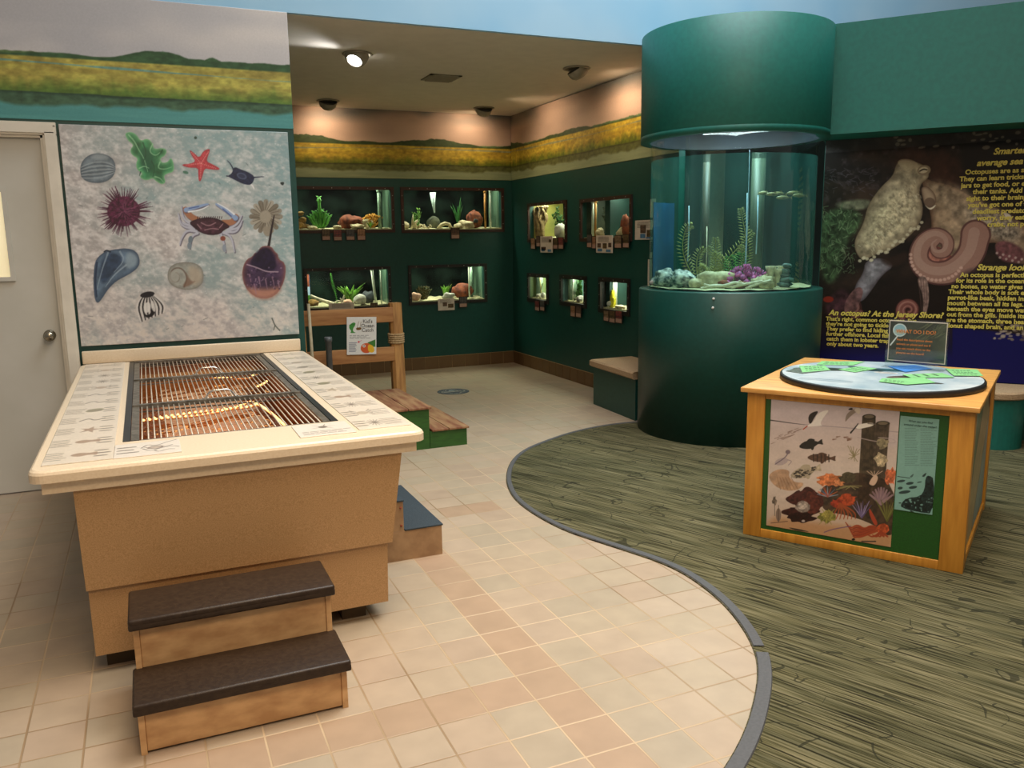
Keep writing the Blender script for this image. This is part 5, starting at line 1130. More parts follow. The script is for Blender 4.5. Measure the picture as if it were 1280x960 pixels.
for k, e in dict(t1=9, t2=9, t3=8, t4=7, r1=8, r2=5, r3=4, r4=4.5, r5=5).items():
    t, T, u0, W, H, fw, z0, rz = TANKS[k]; p = T(u0+W/2, .15, z0+H+.035); area('aquarium_light', p, (p[0], p[1], 0), max(.2, W-.15) if rz == 0 else .12, e, (.98, 1.0, .78), .12 if rz == 0 else max(.2, W-.15))
def spotin(key, f, y=.16, dz=0):
    """point on the gravel: f across from the left, y metres behind the pane"""
    t, T, u0, W, H, fw, z0, rz = TANKS[key]
    if rz: y = .065+.22*max(0, y-.05)
    x = fw+(W-2*fw)*f
    if rz: x = max(fw+.045, x-(y+.02)*(-u0-x)/4.21)
    return T(u0+min(x, W-fw*.55-.035), y, z0+fw*.95+.014+dz), rz
ICO = None
def rock_mb(rx, ry, rz_, seed, rough=.35, sub=3, flat=True, mi=0, c=(0, 0, 0)):
    bm = bmesh.new(); bmesh.ops.create_icosphere(bm, subdivisions=sub, radius=1); off = Vector((seed*3.1, seed*1.7, seed*.9)); vs = []
    for v in bm.verts:
        n = v.co.normalized(); d = 1+rough*(mnoise.noise(n*1.3+off)+.5*mnoise.noise(n*3.1+off)+.25*mnoise.noise(n*7+off)); p = Vector((n.x*rx*d, n.y*ry*d, n.z*rz_*d+rz_*.8))
        if flat and p.z < -.004: p.z = -.004
        vs.append((p.x+c[0], p.y+c[1], p.z+c[2]))
    fs = [[v.index for v in f.verts] for f in bm.faces]; bm.free(); m = MB(); m.add(vs, fs, mi, True); return m
RK = dict(red=mat('red_brown_lava_rock', '8a4426', .8, '4f2214', 22, bump=.6, detail=6), pale=mat('pale_cream_rock', 'd4c8a4', .75, '9c9070', 24, bump=.4, detail=6), grey=mat('grey_green_rock', '5c604c', .8, '34382c', 14, bump=.4), pink=mat('pale_pink_rock', 'd0a48c', .75, 'b08a74', 16, bump=.4),
 white=mat('white_grey_rock', 'b9b8ac', .7, '8f9088', 14, bump=.4), dark=mat('dark_slate_rock', '343a40', .7, '1e2226', 12, bump=.4), brown=mat('golden_brown_rock', 'a07a3c', .75, '5e4420', 14, bump=.5))
PL = dict(green=mat('green_plastic_plant', '4f9a2e', .5, '2f6a1e', 30), light=mat('light_green_plant', '8ac04a', .5, '5a9030', 30), dark=mat('deep_green_plant', '2c6a2a', .5, '1c4a1c', 30), yellow=mat('golden_yellow_coral', 'd9a02a', .6, 'a8701a', 40), olive=mat('olive_frond', '7d7a3c', .6, '4f5a2a', 60), lemon=mat('lemon_yellow_sponge', 'd8d02a', .6, 'a8a020', 30), brown=mat('brown_bush_plant', '6a5a34', .6, '3a4a24', 40))
WHITEC = mat('bleached_branch', 'd9d0bc', .7, 'b0a68e', 30, bump=.2); PIPEW = mat('white_filter_pipe', 'cfd6c8', .3, 'b4bfae', 20); PIPEG = mat('greenish_clear_pipe', '86a08a', .2, '6f8c78', 20); PIPEO = mat('orange_tan_pipe', 'b07a34', .4, '8a5a24', 20)
def put(mb, name, M, key, f, label, cat, y=.16, group=None, dz=0):
    p, rz = spotin(key, f, y, dz)
    group = group or {'rock': 'rocks in the wall aquariums', 'plant': 'plants in the wall aquariums', 'pipe': 'filter pipes in the wall aquariums', 'coral': 'corals in the wall aquariums'}.get(cat)
    return tag(mb.build(name, M, None, p, rz), label, cat, group)
def rock(key, f, w, h, M, label, y=.16, seed=1, cat='rock', **k):
    return put(rock_mb(w/2, w*.32, h/1.9, seed, **k), 'aquarium_rock', M, key, f, label, cat, y)
def blades(h, n, seed, w=.012, spread=.5):
    r = random.Random(seed); m = MB()
    for k in range(n):
        a = r.uniform(0, 2*PI); s = spread*r.uniform(.2, 1); L = h*r.uniform(.6, 1); pts = [(s*L*q*q*math.cos(a), s*L*q*q*math.sin(a)*.4, L*q) for q in (0, .2, .4, .6, .8, 1)]
        px_, py_ = -math.sin(a), math.cos(a)
        vs = []
        for i, p in enumerate(pts):
            ww = w*(1-(i/5)**2*.95)/2*(.6+.8*min(1, i/2)); vs += [(p[0]-ww, p[1]-.3*ww*py_, p[2]), (p[0]+ww, p[1]+.3*ww*py_, p[2]), (p[0], p[1]+.004, p[2])]
        m.add(vs, [(3*i+a_, 3*i+(a_+1) % 3, 3*i+3+(a_+1) % 3, 3*i+3+a_) for i in range(5) for a_ in range(3)], 0, True)
    return m
def frond(P, w, n, mb, thick=.004, droop=.3, rad=.004):
    """a stem with paired leaflets"""
    P = [Vector(p) for p in chaikin3(P)]; mb.tube(P, [rad*(1-.6*i/len(P)) for i in range(len(P))], 5)
    for k in range(n):
        f = (k+.5)/n*(len(P)-1); i = int(f); p = P[i].lerp(P[min(i+1, len(P)-1)], f-i); tn = (P[min(i+1, len(P)-1)]-P[max(i-1, 0)]).normalized(); sd = tn.cross(Vector((0, 1, 0))).normalized()
        L = w*(.45+.55*math.sin(PI*min(1, (k+2)/(n+1))))
        for s in (-1, 1):
            q = p+sd*s*L+tn*L*.45; q2 = p+tn*.5*w/ max(1, n)*6
            m_ = (p+q)/2; th = tn*(L*.10); mb.add([p, m_+th+Vector((0, thick, 0)), q, m_-th-Vector((0, thick, 0)), m_+Vector((0, -thick, 0)), m_+Vector((0, thick, 0))], [(0, 4, 3), (0, 1, 4), (4, 1, 2), (4, 2, 3), (0, 3, 5), (0, 5, 1), (5, 2, 1), (5, 3, 2)], 0, True)
def chaikin3(P, n=2):
    P = np.array(P, float)
    for _ in range(n): A = P[:-1]; Q = P[1:]; N = np.empty((2*len(A), 3)); N[0::2] = A*.75+Q*.25; N[1::2] = A*.25+Q*.75; P = np.vstack([P[:1], N, P[-1:]])
    return P
def branchy(seed, R, n, lvl=3, r0=.008, up=.6, mb=None):
    r = random.Random(seed); mb = mb or MB()
    def go(p, d, L, rad, l):
        q = p+d*L; mid = (p+q)/2+Vector((r.uniform(-.1, .1), r.uniform(-.1, .1), r.uniform(-.1, .1)))*L; mb.tube([p, mid, q], [rad, rad*.85, rad*.7], 6)
        if l > 0:
            for _ in range(2+(r.random() < .4)): go(q, (d+Vector((r.uniform(-.8, .8), r.uniform(-.5, .5), r.uniform(-.2, .7)))).normalized(), L*.7, rad*.7, l-1)
    for k in range(n): go(Vector((0, 0, 0)), Vector((r.uniform(-1, 1), r.uniform(-.4, .4), up+r.random()*.5)).normalized(), R/2.3, r0, lvl-1)
    return mb
def leafy(h, w, n, seed, leaf=.022, mb=None):
    r = random.Random(seed); mb = mb or MB()
    for k in range(n):
        x = r.uniform(-w/2, w/2); L = h*r.uniform(.5, 1); P = chaikin3([(x*.2, 0, 0), (x*.6, r.uniform(-.02, .02), L*.5), (x, r.uniform(-.03, .03), L)]); mb.tube(P, .0025, 5)
        for q in range(2, len(P)):
            for s in (-1, 1):
                c = Vector(P[q]); e = c+Vector((s*leaf*r.uniform(.6, 1), r.uniform(-.01, .01), leaf*r.uniform(.1, .7))); m_ = (c+e)/2; mb.add([c, m_+Vector((0, -.002, leaf*.3)), e, m_+Vector((0, -.002, -leaf*.3)), m_+Vector((0, .004, 0))], [(0, 3, 2, 1), (0, 1, 4), (1, 2, 4), (2, 3, 4), (3, 0, 4)], 0, True)
    return mb
def spiky(h, w, seed, n=9):
    """cluster of finger corals: one tall finger, shorter ones leaning outwards"""
    r = random.Random(seed); mb = MB()
    for k in range(n):
        f = (k/(n-1)-.5)*2; L = h*(1 if abs(f) < .1 else .60-.22*abs(f))*r.uniform(.92, 1.05); x = f*w*.5; P = chaikin3([(x*.12, 0, 0), (x*.6, r.uniform(-.03, .03), L*.35), (x, r.uniform(-.03, .03), L)])
        n_ = len(P); mb.tube(P, [.013+.007*(i/n_)+.003*math.sin(i*2.3+k) for i in range(n_)], 9)
        for q in range(3, n_, 2):
            for s in (-1, 1): mb.tube([tuple(P[q]), (P[q][0]+s*.03, P[q][1], P[q][2]+.018)], [.009, .004], 6)
    return mb
def pipe(key, f, label, M, r=.012, y=.1, top=None, lean=0, name='filter_pipe'):
    t, T, u0, W, H, fw, z0, rz = TANKS[key]; h = H-fw*.8 if not top else top
    m = MB(); m.tube([(0, 0, 0), (lean*.5, 0, h*.5), (lean, 0, h+.02)], r, 12); m.tube([(lean*.86, 0, h*.86), (lean*.95, 0, h*.95)], r*1.35, 12)
    return put(m, name, M, key, f, label, 'pipe', y)
ul, ur, ll, lr = 'in the upper left back-wall aquarium', 'in the upper right back-wall aquarium', 'in the lower left back-wall aquarium', 'in the lower right back-wall aquarium'
# T1 (visible part starts about a tenth across)
F = lambda f: .105+f*.895
m = rock_mb(.05, .04, .05, 2, c=(0, 0, 0)); 
for q, (x, z, s) in enumerate(((.01, .08, .045), (-.01, .15, .04), (.07, .01, .035))): m2 = rock_mb(s, s*.8, s*.7, 5+q, c=(x, 0, z)); m.add(m2.v, m2.f, 0, True)
put(m, 'stacked_rocks', RK['brown'], 't1', F(.03), 'stack of golden brown rocks at the left end of the upper left wall aquarium', 'rocks')
put(spiky(.37, .23, 4, 9), 'finger_coral', PL['green'], 't1', F(.23), 'green spiky finger coral '+ul, 'coral')
rock('t1', F(.575), .28, .17, RK['red'], 'arched red-brown lava rock in the middle of the upper left wall aquarium', seed=3)
put(branchy(5, .12, 7, 3, .009), 'branch_coral', RK['pale'], 't1', F(.75), 'pale cream branching coral left of the yellow coral '+ul, 'coral', .12)
put(branchy(9, .19, 9, 3, .015), 'branch_coral', PL['yellow'], 't1', F(.83), 'golden yellow branching coral '+ul, 'coral')
put(blades(.09, 14, 3, .014, .9), 'aquarium_plant', PL['light'], 't1', F(.775), 'short bright green plant at the foot of the yellow coral', 'plant', .09)
for q, (f, w, h, c) in enumerate(((.13, .10, .04, 'a small pale rock left of the green coral'), (.40, .10, .045, 'pale rock between the green coral and the lava rock'), (.62, .16, .06, 'pale rock in front of the lava rock'))): rock('t1', F(f), w, h, RK['pale'], c.replace('a small', 'small')+' '+ul, .07, 20+q)
pipe('t1', F(.905), 'pale green filter pipe at the right end of the upper left wall aquarium', PIPEG, .022, .15)
# T2
rock('t2', .045, .12, .09, RK['pale'], 'cream boulder at the left end of the upper right aquarium, back wall', seed=31)
m = MB(); m.tube([(-.05, 0, 0), (-.035, 0, .12), (-.03, 0, .17)], [.018, .012, .004], 8); m.tube([(0, 0, 0), (-.01, .01, .07), (.03, 0, .10)], [.03, .022, .014], 8); m.tube([(.03, 0, 0), (.06, 0, .05), (.09, 0, .04)], [.02, .016, .01], 8)
put(m, 'driftwood', RK['pale'], 't2', .15, 'pale driftwood stump holding a green sprig '+ur, 'driftwood', .14)
put(leafy(.24, .12, 6, 3, .028), 'aquarium_plant', PL['light'], 't2', .17, 'light green leafy sprig rising from the driftwood '+ur, 'plant', .17)
put(branchy(15, .09, 8, 2, .009, .3), 'branch_coral', RK['pale'], 't2', .25, 'small cream star-shaped coral '+ur, 'coral', .1)
put(rock_mb(.085, .03, .085, 33, .12), 'flat_stone', RK['grey'], 't2', .36, 'upright round grey-green stone '+ur, 'rock', .24)
m = MB(); m.tube([(-.09, 0, 0), (-.05, 0, .04), (0, 0, .062), (.05, 0, .05), (.08, 0, 0)], [.02, .024, .022, .022, .02], 10); put(m, 'arch_shell', RK['pale'], 't2', .435, 'cream arch-shaped stone with a hole '+ur, 'rock', .09)
put(blades(.38, 9, 8, .024, .42), 'aquarium_plant', PL['dark'], 't2', .61, 'tall dark green grass plant '+ur, 'plant', .22)
rock('t2', .575, .12, .065, RK['pale'], 'low cream rock left of the cream cluster '+ur, .09, 41); rock('t2', .66, .17, .10, RK['pale'], 'knobbly cream rock cluster in front of the lava rock '+ur, .1, 42, rough=.6)
rock('t2', .775, .22, .23, RK['red'], 'red-brown lava rock with a dark hollow '+ur, .2, 43, rough=.3)
put(rock_mb(.03, .012, .026, 3, .3, 2), 'rock_hollow', RK['dark'], 't2', .765, 'dark stone lodged in the lava rock '+ur, 'rock', .115, dz=.07)  # dark lump added to give the rock's hollow its shade
pipe('t2', .875, 'orange tan filter pipe '+ur, PIPEO, .013, .14); pipe('t2', .925, 'white filter pipe at the right end '+ur, PIPEW, .011, .12)
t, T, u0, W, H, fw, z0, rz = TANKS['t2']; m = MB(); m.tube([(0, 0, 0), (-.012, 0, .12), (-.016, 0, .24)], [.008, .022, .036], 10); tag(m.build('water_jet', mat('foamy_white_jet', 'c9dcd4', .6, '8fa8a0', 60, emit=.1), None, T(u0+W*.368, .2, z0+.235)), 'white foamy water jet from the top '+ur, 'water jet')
# T3
m = MB().box(-.03, .03, -.004, .004, 0, .36, 0); m.box(-.028, .028, -.006, -.004, .22, .36, 1); m.box(-.028, .028, -.006, -.004, .12, .22, 2); m.box(-.028, .028, -.006, -.004, .02, .12, 3)
put(m, 'picture_backing', [mat('blue_picture_card', '4f78c4', .5), RK['red'], mat('pale_blue_print', 'a9c4e6', .5), PL['green']], 't3', .055, 'narrow red and blue picture strip at the left end of the lower left wall aquarium', 'picture', .30)
rock('t3', .10, .13, .08, RK['brown'], 'brown rock under the slanted log '+ll, .2, 51)
m = MB(); m.tube([(-.14, 0, .125), (-.04, 0, .075), (.12, 0, .02)], [.016, .02, .022], 10); put(m, 'slanted_log', WHITEC, 't3', .21, 'pale slanted log '+ll, 'log', .14)
m = MB(); frond([(.02, 0, 0), (0, 0, .15), (-.03, 0, .25), (-.045, 0, .37)], .022, 22, m); put(m, 'aquarium_plant', PL['green'], 't3', .38, 'tall thin green vine plant '+ll, 'plant', .2)
put(blades(.25, 26, 12, .05, .95), 'aquarium_plant', PL['light'], 't3', .56, 'bright green fan-leaved plant '+ll, 'plant', .17)
m = MB()
for P in ([(-.10, 0, .01), (-.04, 0, .06), (.02, 0, .05), (.05, 0, .12)], [(.0, 0, 0), (.02, 0, .06), (.0, 0, .085)], [(.06, 0, 0), (.03, 0, .05), (.05, 0, .1)], [(-.12, 0, .0), (-.02, -.02, .03), (.06, 0, .01)]): m.tube(chaikin3(P), .008, 6)
put(m, 'root_branch', WHITEC, 't3', .41, 'bleached white root branch '+ll, 'branch', .09)
rock('t3', .50, .12, .07, RK['pink'], 'pinkish rock beside the root branch '+ll, .12, 52); rock('t3', .665, .15, .13, RK['white'], 'rounded white-grey rock '+ll, .12, 53, rough=.15); rock('t3', .80, .16, .15, RK['dark'], 'dark slate rock behind the white-grey one '+ll, .26, 54)
pipe('t3', .87, 'white curved filter pipe '+ll, PIPEW, .015, .12, lean=-.04); pipe('t3', .945, 'thin white pipe at the right end '+ll, PIPEW, .008, .12)
# T4
rock('t4', .085, .14, .10, RK['pink'], 'pale pink rock at the left end '+lr, .1, 61); m = leafy(.17, .2, 16, 5, .03); put(m, 'aquarium_plant', PL['brown'], 't4', .22, 'brown-green bushy plant '+lr, 'plant', .16)
put(blades(.18, 16, 22, .035, .6), 'aquarium_plant', PL['light'], 't4', .535, 'light green broad-leaved plant '+lr, 'plant', .2); rock('t4', .53, .15, .085, RK['white'], 'white-grey rock in front of the light green plant '+lr, .09, 62)
rock('t4', .765, .27, .19, RK['red'], 'large red-brown lava rock '+lr, .2, 63); pipe('t4', .83, 'white filter pipe above the lava rock '+lr, PIPEW, .01, .1); pipe('t4', .915, 'pale green wide pipe at the right end '+lr, PIPEG, .02, .24)
# side wall tanks
s1_, s2_, s3_, s4_, s5_ = 'in the squarish upper side-wall aquarium', 'in the wide upper side-wall aquarium', 'in the narrow lower side-wall aquarium', 'in the middle lower side-wall aquarium', 'in the lower side-wall aquarium nearest the bench'
m = MB(); r = random.Random(2)
for k in range(16): x = r.uniform(-.09, .12); m.tube(chaikin3([(x, 0, 0), (x+r.uniform(-.05, .05), r.uniform(-.04, .04), .13), (x+r.uniform(-.08, .08), r.uniform(-.05, .05), .24), (x+r.uniform(-.16, .16), r.uniform(-.05, .05), .36)]), r.uniform(.012, .024), 6)
put(m, 'tangled_roots', mat('tan_root_wood', '9a855c', .8, '6a5838', 24, bump=.4), 'r1', .30, 'tangled tan root bundle '+s1_, 'roots', .22)
put(leafy(.33, .18, 8, 9, .05), 'aquarium_plant', PL['dark'], 'r1', .85, 'dark green leafy plant at the right '+s1_, 'plant', .26); rock('r1', .90, .17, .17, RK['white'], 'white skull-shaped rock '+s1_, .09, 71, rough=.25)
put(blades(.12, 5, 77, .03, .9).rot(rx=PI), 'aquarium_plant', mat('dark_leaf', '2a2620', .6), 'r1', .28, 'dark hanging leaves near the top left '+s1_, 'plant', .1, dz=.36)
m = MB(); m.add(*(lambda R: (R.v, R.f))(rock_mb(.05, .04, .05, 81, .3))); put(m, 'cone_rock', RK['pale'], 'r2', .43, 'pale cone-shaped rock '+s2_, 'rock', .1)
m = MB(); m.lathe([(.001, .17), (.02, .10), (.045, .03), (.03, 0), (0, 0)], 12); m.rot(ry=.6); put(m, 'spiral_shell', RK['pale'], 'r2', .82, 'pale pointed shell '+s2_, 'shell', .09)
rock('r2', .935, .12, .22, RK['red'], 'tall red-brown rock at the right end '+s2_, .18, 82); pipe('r2', .33, 'orange pipe '+s2_, PIPEO, .012, .16, None); pipe('r2', .27, 'white filter pipe '+s2_, PIPEW, .012, .14); pipe('r2', .07, 'wide pale green pipe at the left '+s2_, PIPEG, .03, .28)
put(leafy(.34, .3, 9, 19, .03), 'aquarium_plant', mat('murky_olive_plant', '4f5436', .7, '2f3424', 20), 'r2', .6, 'murky olive weed at the back '+s2_, 'plant', .36)
m = MB(); m.tube([(0, 0, 0), (-.02, 0, .15), (-.05, 0, .27)], [.01, .008, .006], 8); m.tube([(-.01, 0, .08), (.03, 0, .16), (.05, 0, .17)], .005, 6); put(m, 'twig', mat('olive_twig', '8a8450', .7), 'r3', .75, 'olive twig '+s3_, 'twig'); pipe('r3', .35, 'wide pale green pipe '+s3_, PIPEG, .045, .25); rock('r3', .62, .09, .05, RK['white'], 'left one of two small white rocks '+s3_, .08, 91); rock('r3', .87, .08, .07, RK['white'], 'right one of two small white rocks '+s3_, .07, 92)
pipe('r4', .30, 'wide pale green pipe '+s4_, PIPEG, .06, .25); pipe('r4', .55, 'thin white pipe '+s4_, PIPEW, .008, .12); put(leafy(.26, .16, 8, 29, .04), 'aquarium_plant', PL['green'], 'r4', .78, 'green leafy plant '+s4_, 'plant', .22); rock('r4', .88, .13, .07, RK['white'], 'white rock under the leafy plant '+s4_, .08, 93); rock('r4', .66, .06, .035, RK['grey'], 'small grey stone '+s4_, .07, 94)
m = MB(); r = random.Random(4)
for x, h in ((-.05, .08), (-.02, .13), (.02, .17), (.05, .10)): Q = chaikin3([(x*.4, 0, 0), (x, 0, h*.5), (x*.9, 0, h)]); m.tube(Q, [.021+.0015*math.sin(i*1.7)-.007*(i/len(Q))**3 for i in range(len(Q))], 8)
put(m, 'tube_sponge', PL['lemon'], 'r5', .46, 'lemon yellow tube sponge '+s5_, 'sponge', .12); pipe('r5', .46, 'pale wide tube behind the yellow sponge '+s5_, PIPEW, .03, .3); rock('r5', .10, .08, .07, RK['white'], 'small white rock at the left '+s5_, .08, 95); rock('r5', .78, .14, .035, RK['pale'], 'flat cream rock at the right '+s5_, .08, 96)

# ------------------------------------------------------------------ cards and signs under the aquariums
CARDB = mat('dark_card_backing', '241a16', .5); CAP = mat('pinkish_caption_paper', 'a9897a', .6, '97786a', 90); SIGNW = mat('cream_sign_paper', 'cfc4b8', .55, 'c6bbae', 20); INKM = mat('small_print_ink', '5c544c', .7); BLUEP = mat('blue_photo_patch', '4f80a8', .5, '3a5f7f', 40)
RC = dict(t1a=(1.868, 1.965, 1.553, 1.681), t1b=(1.998, 2.097, 1.548, 1.672), t1c=(2.141, 2.243, 1.551, 1.673), t1d=(2.267, 2.368, 1.549, 1.683), t2=(3.399, 3.512, 1.549, 1.685), t3w=(1.907, 2.197, .70, .848), t3d=(2.388, 2.475, .72, .832), t4w=(3.214, 3.422, .704, .844), t4=(3.482, 3.588, .728, .860),
 r1a=(-8.979, -8.859, 1.419, 1.549), r1b=(-8.828, -8.725, 1.448, 1.571), r1w=(-8.718, -8.413, 1.385, 1.566), r1d=(-8.398, -8.281, 1.423, 1.549), r1e=(-8.268, -8.145, 1.424, 1.552), r2a=(-7.620, -7.518, 1.441, 1.578), r2b=(-7.510, -7.432, 1.431, 1.560), r2w=(-7.426, -7.107, 1.395, 1.565), r2d=(-7.072, -6.937, 1.439, 1.565), r2e=(-6.918, -6.802, 1.443, 1.571),
 r3a=(-8.881, -8.761, .708, .824), r3b=(-8.745, -8.623, .716, .839), r4a=(-7.985, -7.875, .709, .831), r4b=(-7.863, -7.744, .712, .839), r5a=(-7.273, -7.169, .721, .829), r5b=(-7.164, -7.047, .715, .837), r5c=(-7.043, -6.916, .722, .846), sw=(-6.729, -6.424, 1.520, 1.694), s1=(-6.479, -6.40, 1.713, 1.877), s2=(-6.478, -6.40, 1.353, 1.511), s3=(-6.506, -6.40, 1.108, 1.344))
CL = dict(t1a='brown photo card, first of four from the left under the upper left wall aquarium', t1b='red photo card, second of four from the left under the upper left wall aquarium', t1c='grey photo card, third of four from the left under the upper left wall aquarium', t1d='orange photo card, last of four under the upper left wall aquarium',
 t2='single photo card hanging under the upper right aquarium of the back wall', t3d='single dark photo card under the lower left wall aquarium, above the fence rail', t4='small photo card right of the cream sign under the lower right back-wall aquarium',
 r1a='leftmost photo card under the squarish corner aquarium of the side wall', r1b='photo card just left of the cream sign under the squarish corner aquarium', r1d='photo card just right of the cream sign under the squarish corner aquarium', r1e='rightmost photo card under the squarish corner aquarium of the side wall',
 r2a='leftmost photo card under the wide upper aquarium of the side wall', r2b='photo card just left of the cream sign under the wide upper aquarium', r2d='photo card just right of the cream sign under the wide upper aquarium', r2e='rightmost photo card under the wide upper aquarium of the side wall',
 r3a='left one of two photo cards under the narrow lower corner aquarium', r3b='right one of two photo cards under the narrow lower corner aquarium', r4a='left one of two photo cards under the middle lower side-wall aquarium', r4b='right one of two photo cards under the middle lower side-wall aquarium',
 r5a='left one of three photo cards under the lower aquarium nearest the bench', r5b='middle one of three photo cards under the lower aquarium nearest the bench', r5c='right one of three photo cards under the lower aquarium nearest the bench', s1='highest narrow paper card beside the glass column on the alcove side wall', s2='narrow paper card beside the glass column below the cream sign', s3='lowest and tallest narrow paper card beside the glass column',
 t3w='cream sign with three small photos under the lower left wall aquarium behind the fence', t4w='cream sign with two small photos under the lower right aquarium of the back wall', r1w='cream sign amid the photo cards under the squarish corner aquarium', r2w='cream sign amid the photo cards under the wide upper aquarium of the side wall', sw='large cream sign with photos between the wide upper aquarium and the glass column')
k = 0
for key, (a, b_, c, d) in RC.items():
    T, rz = (TB, 0) if key[0] == 't' else (TR, -PI/2)
    w, h = b_-a, d-c; yy = -.026 if not key.startswith('s') else -.008; org = T(a, yy, c); sign = 'w' in key
    o = thing('paper_sign' if sign else 'photo_card', CL[key], 'sign' if sign else 'card', org, rz, None if sign or key[0] == 's' else 'photo cards under the wall aquariums')
    MB().box(0, w, 0, .006 if key[0] != 's' else .007, 0, h).build('backing', SIGNW if sign or key[0] == 's' else CARDB, o)
    if not sign:
        MB().box(w*.08, w*.92, -.001, 0, h*.36, h*.95).build('photo', pic_mat(k if key[0] != 's' else 2), o) if key not in ('s1', 's3') else None
        if key[0] != 's': MB().box(w*.08, w*.92, -.001, 0, h*.06, h*.36).build('caption', CAP, o)
    else:
        q = MB(); n = 6; r = random.Random(k)
        for i in range(n): q.box(w*.12, w*r.uniform(.7, .9), -.001, 0, h*(.9-i*.055), h*(.9-i*.055)+h*.018)
        q.build('small_print', INKM, o)
        ph = {'t3w': [(.2, .08, .14, .25), (.42, .1, .16, .3), (.66, .08, .14, .2)], 't4w': [(.28, .35, .26, .35), (.6, .2, .34, .35)], 'r1w': [(.08, .15, .38, .2), (.72, .62, .2, .18)], 'r2w': [(.08, .3, .22, .25), (.42, .25, .24, .3), (.76, .32, .18, .25)], 'sw': [(.3, .34, .3, .42), (.66, .14, .32, .36)]}[key]
        for i, (x, z, ww, hh) in enumerate(ph): MB().box(w*x, w*(x+ww), -.002, 0, h*z, h*(z+hh)).build('photo', pic_mat(4 if i % 2 == 0 else 0), o)
        if key in ('r1w', 'r2w', 'sw'): MB().box(w*.3 if key == 'sw' else w*.1, w*.58 if key == 'sw' else w*.38, -.002, 0, h*.08, h*(.24 if key != 'sw' else .3)).build('blue_patch', BLUEP, o); MB().box(w*.62, w*.9, -.002, 0, h*.05, h*.13 if key == 'sw' else h*.2).build('blue_patch', BLUEP, o)
    k += 1
# ------------------------------------------------------------------ column aquarium
def column():
    cx, cy = CYL; t = thing('column_aquarium', 'tall round aquarium with green base and canopy standing at the wall corner', 'aquarium', (cx, cy, 0))
    m = MB(); m.lathe([(0, .006), (.706, .006), (.706, 1.135), (.70, 1.142), (.60, 1.142), (0, 1.142)], 128); b = m.build('base', GREEN, t)
    bl = MB()
    for a, z in ((-136.5, 1.10), (-136.8, 1.035)):
        q = math.radians(a); P = Vector((.706*math.cos(q), .706*math.sin(q), z)); N_ = Vector((math.cos(q), math.sin(q), 0)); bl.tube([P, P+N_*.008], [.010, .008], 12)
    bl.build('bolt_head', mat('white_bolt_cap', 'd8d8d4', .4), b)
    m = MB(); m.lathe([(.630, 2.262), (.706, 2.262), (.706, 2.30), (.7045, 2.302), (.7045, 2.306), (.706, 2.308), (.706, 3.032), (.70, 3.036), (0, 3.036)], 128); m.lathe([(.631, 2.264), (.631, 2.56), (0, 2.56)], 64, 1); m.build('canopy', [GREEN_LIT, mat('dark_canopy_lining', '10181c', .6, '1a2630', 3)], t)
    m = MB(); m.lathe([(.627, 1.143), (.627, 2.40)], 128); m.build('acrylic_tube', glass('column_acrylic', (.95, .98, .97), .07, .03), t)
    m = MB(); m.lathe([(.622, 1.144), (.622, 2.12)], 128); m.build('water', glass('column_water', (.74, .93, .87), .02, .06, .07, (.10, .38, .33)), t)
    m = MB(); m.lathe([(.622, 2.12), (.3, 2.121), (0, 2.12)], 96); m.build('water_surface', glass('column_water_surface', (.85, .95, .93), .14, .05), t)
    g = MB(); n = 60; vs = [(0, 0, 1.165)]
    for i in range(1, 14):
        for k in range(n): a = 2*PI*k/n; R = .618*i/13; vs.append((R*math.cos(a), R*math.sin(a), 1.158+.014*mnoise.noise(Vector((R*math.cos(a)*9, R*math.sin(a)*9, 0)))))
    g.add(vs, [(0, 1+k, 1+(k+1) % n) for k in range(n)]+[(1+i*n+k, 1+(i+1)*n+k, 1+(i+1)*n+(k+1) % n, 1+i*n+(k+1) % n) for i in range(12) for k in range(n)], 0, True)
    g.build('gravel', GRAV, t)['kind'] = 'stuff'
    # upright tubes added in place of reflected streaks in the water
    m = MB(); m.tube([(-.02, .30, 1.15), (-.02, .30, 2.13)], .030, 20); m.build('standpipe', mat('beige_reflection_streak', '4a4234', .5, '332f26', 10, stretch=(4, 4, .4)), t)
    m = MB(); m.tube([(.34, .10, 1.15), (.34, .10, 2.15)], .055, 20); m.build('standpipe', mat('pale_green_reflection_streak', '474e3e', .5, '363e30', 10, stretch=(4, 4, .4)), t)
    return t
column()
def C3(e, d, z):
    """inside the column: e to the right and d away, as seen from the hall side"""
    a = math.radians(-38.2); ex, ey = math.cos(a), math.sin(a); return (CYL[0]+e*ex-d*ey, CYL[1]+e*ey+d*ex, z)
AZ = math.radians(-38.2)
IN = 'in the column aquarium'
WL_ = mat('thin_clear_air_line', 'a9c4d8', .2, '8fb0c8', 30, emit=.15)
for k, (e, d, z0, z1, lab) in enumerate(((-.32, -.1, 1.35, 1.78, 'thin bluish air line left of the fronds '+IN), (.115, -.25, 1.20, 1.86, 'bright thin air line just right of the green fronds '+IN), (.20, .0, 1.4, 1.85, 'faint air line beside the pale standpipe '+IN), (-.18, -.05, 1.17, 1.62, 'cream air line rising among the fronds left of centre '+IN))):
    p = C3(e, d, z0); m = MB(); m.tube([(0, 0, 0), (.004, 0, (z1-z0)/2), (0, 0, z1-z0)], .0045, 8); tag(m.build('air_line', WL_ if k != 3 else WHITEC, None, p, AZ), lab, 'air line', 'air lines in the column aquarium')
m = MB(); m.tube([(0, 0, 0), (.004, 0, .5), (0, 0, 1.0)], .002, 6); tag(m.build('air_line', WL_, None, C3(.12, -.3, 1.17+.0), AZ), 'full height thin line near the centre '+IN, 'air line')
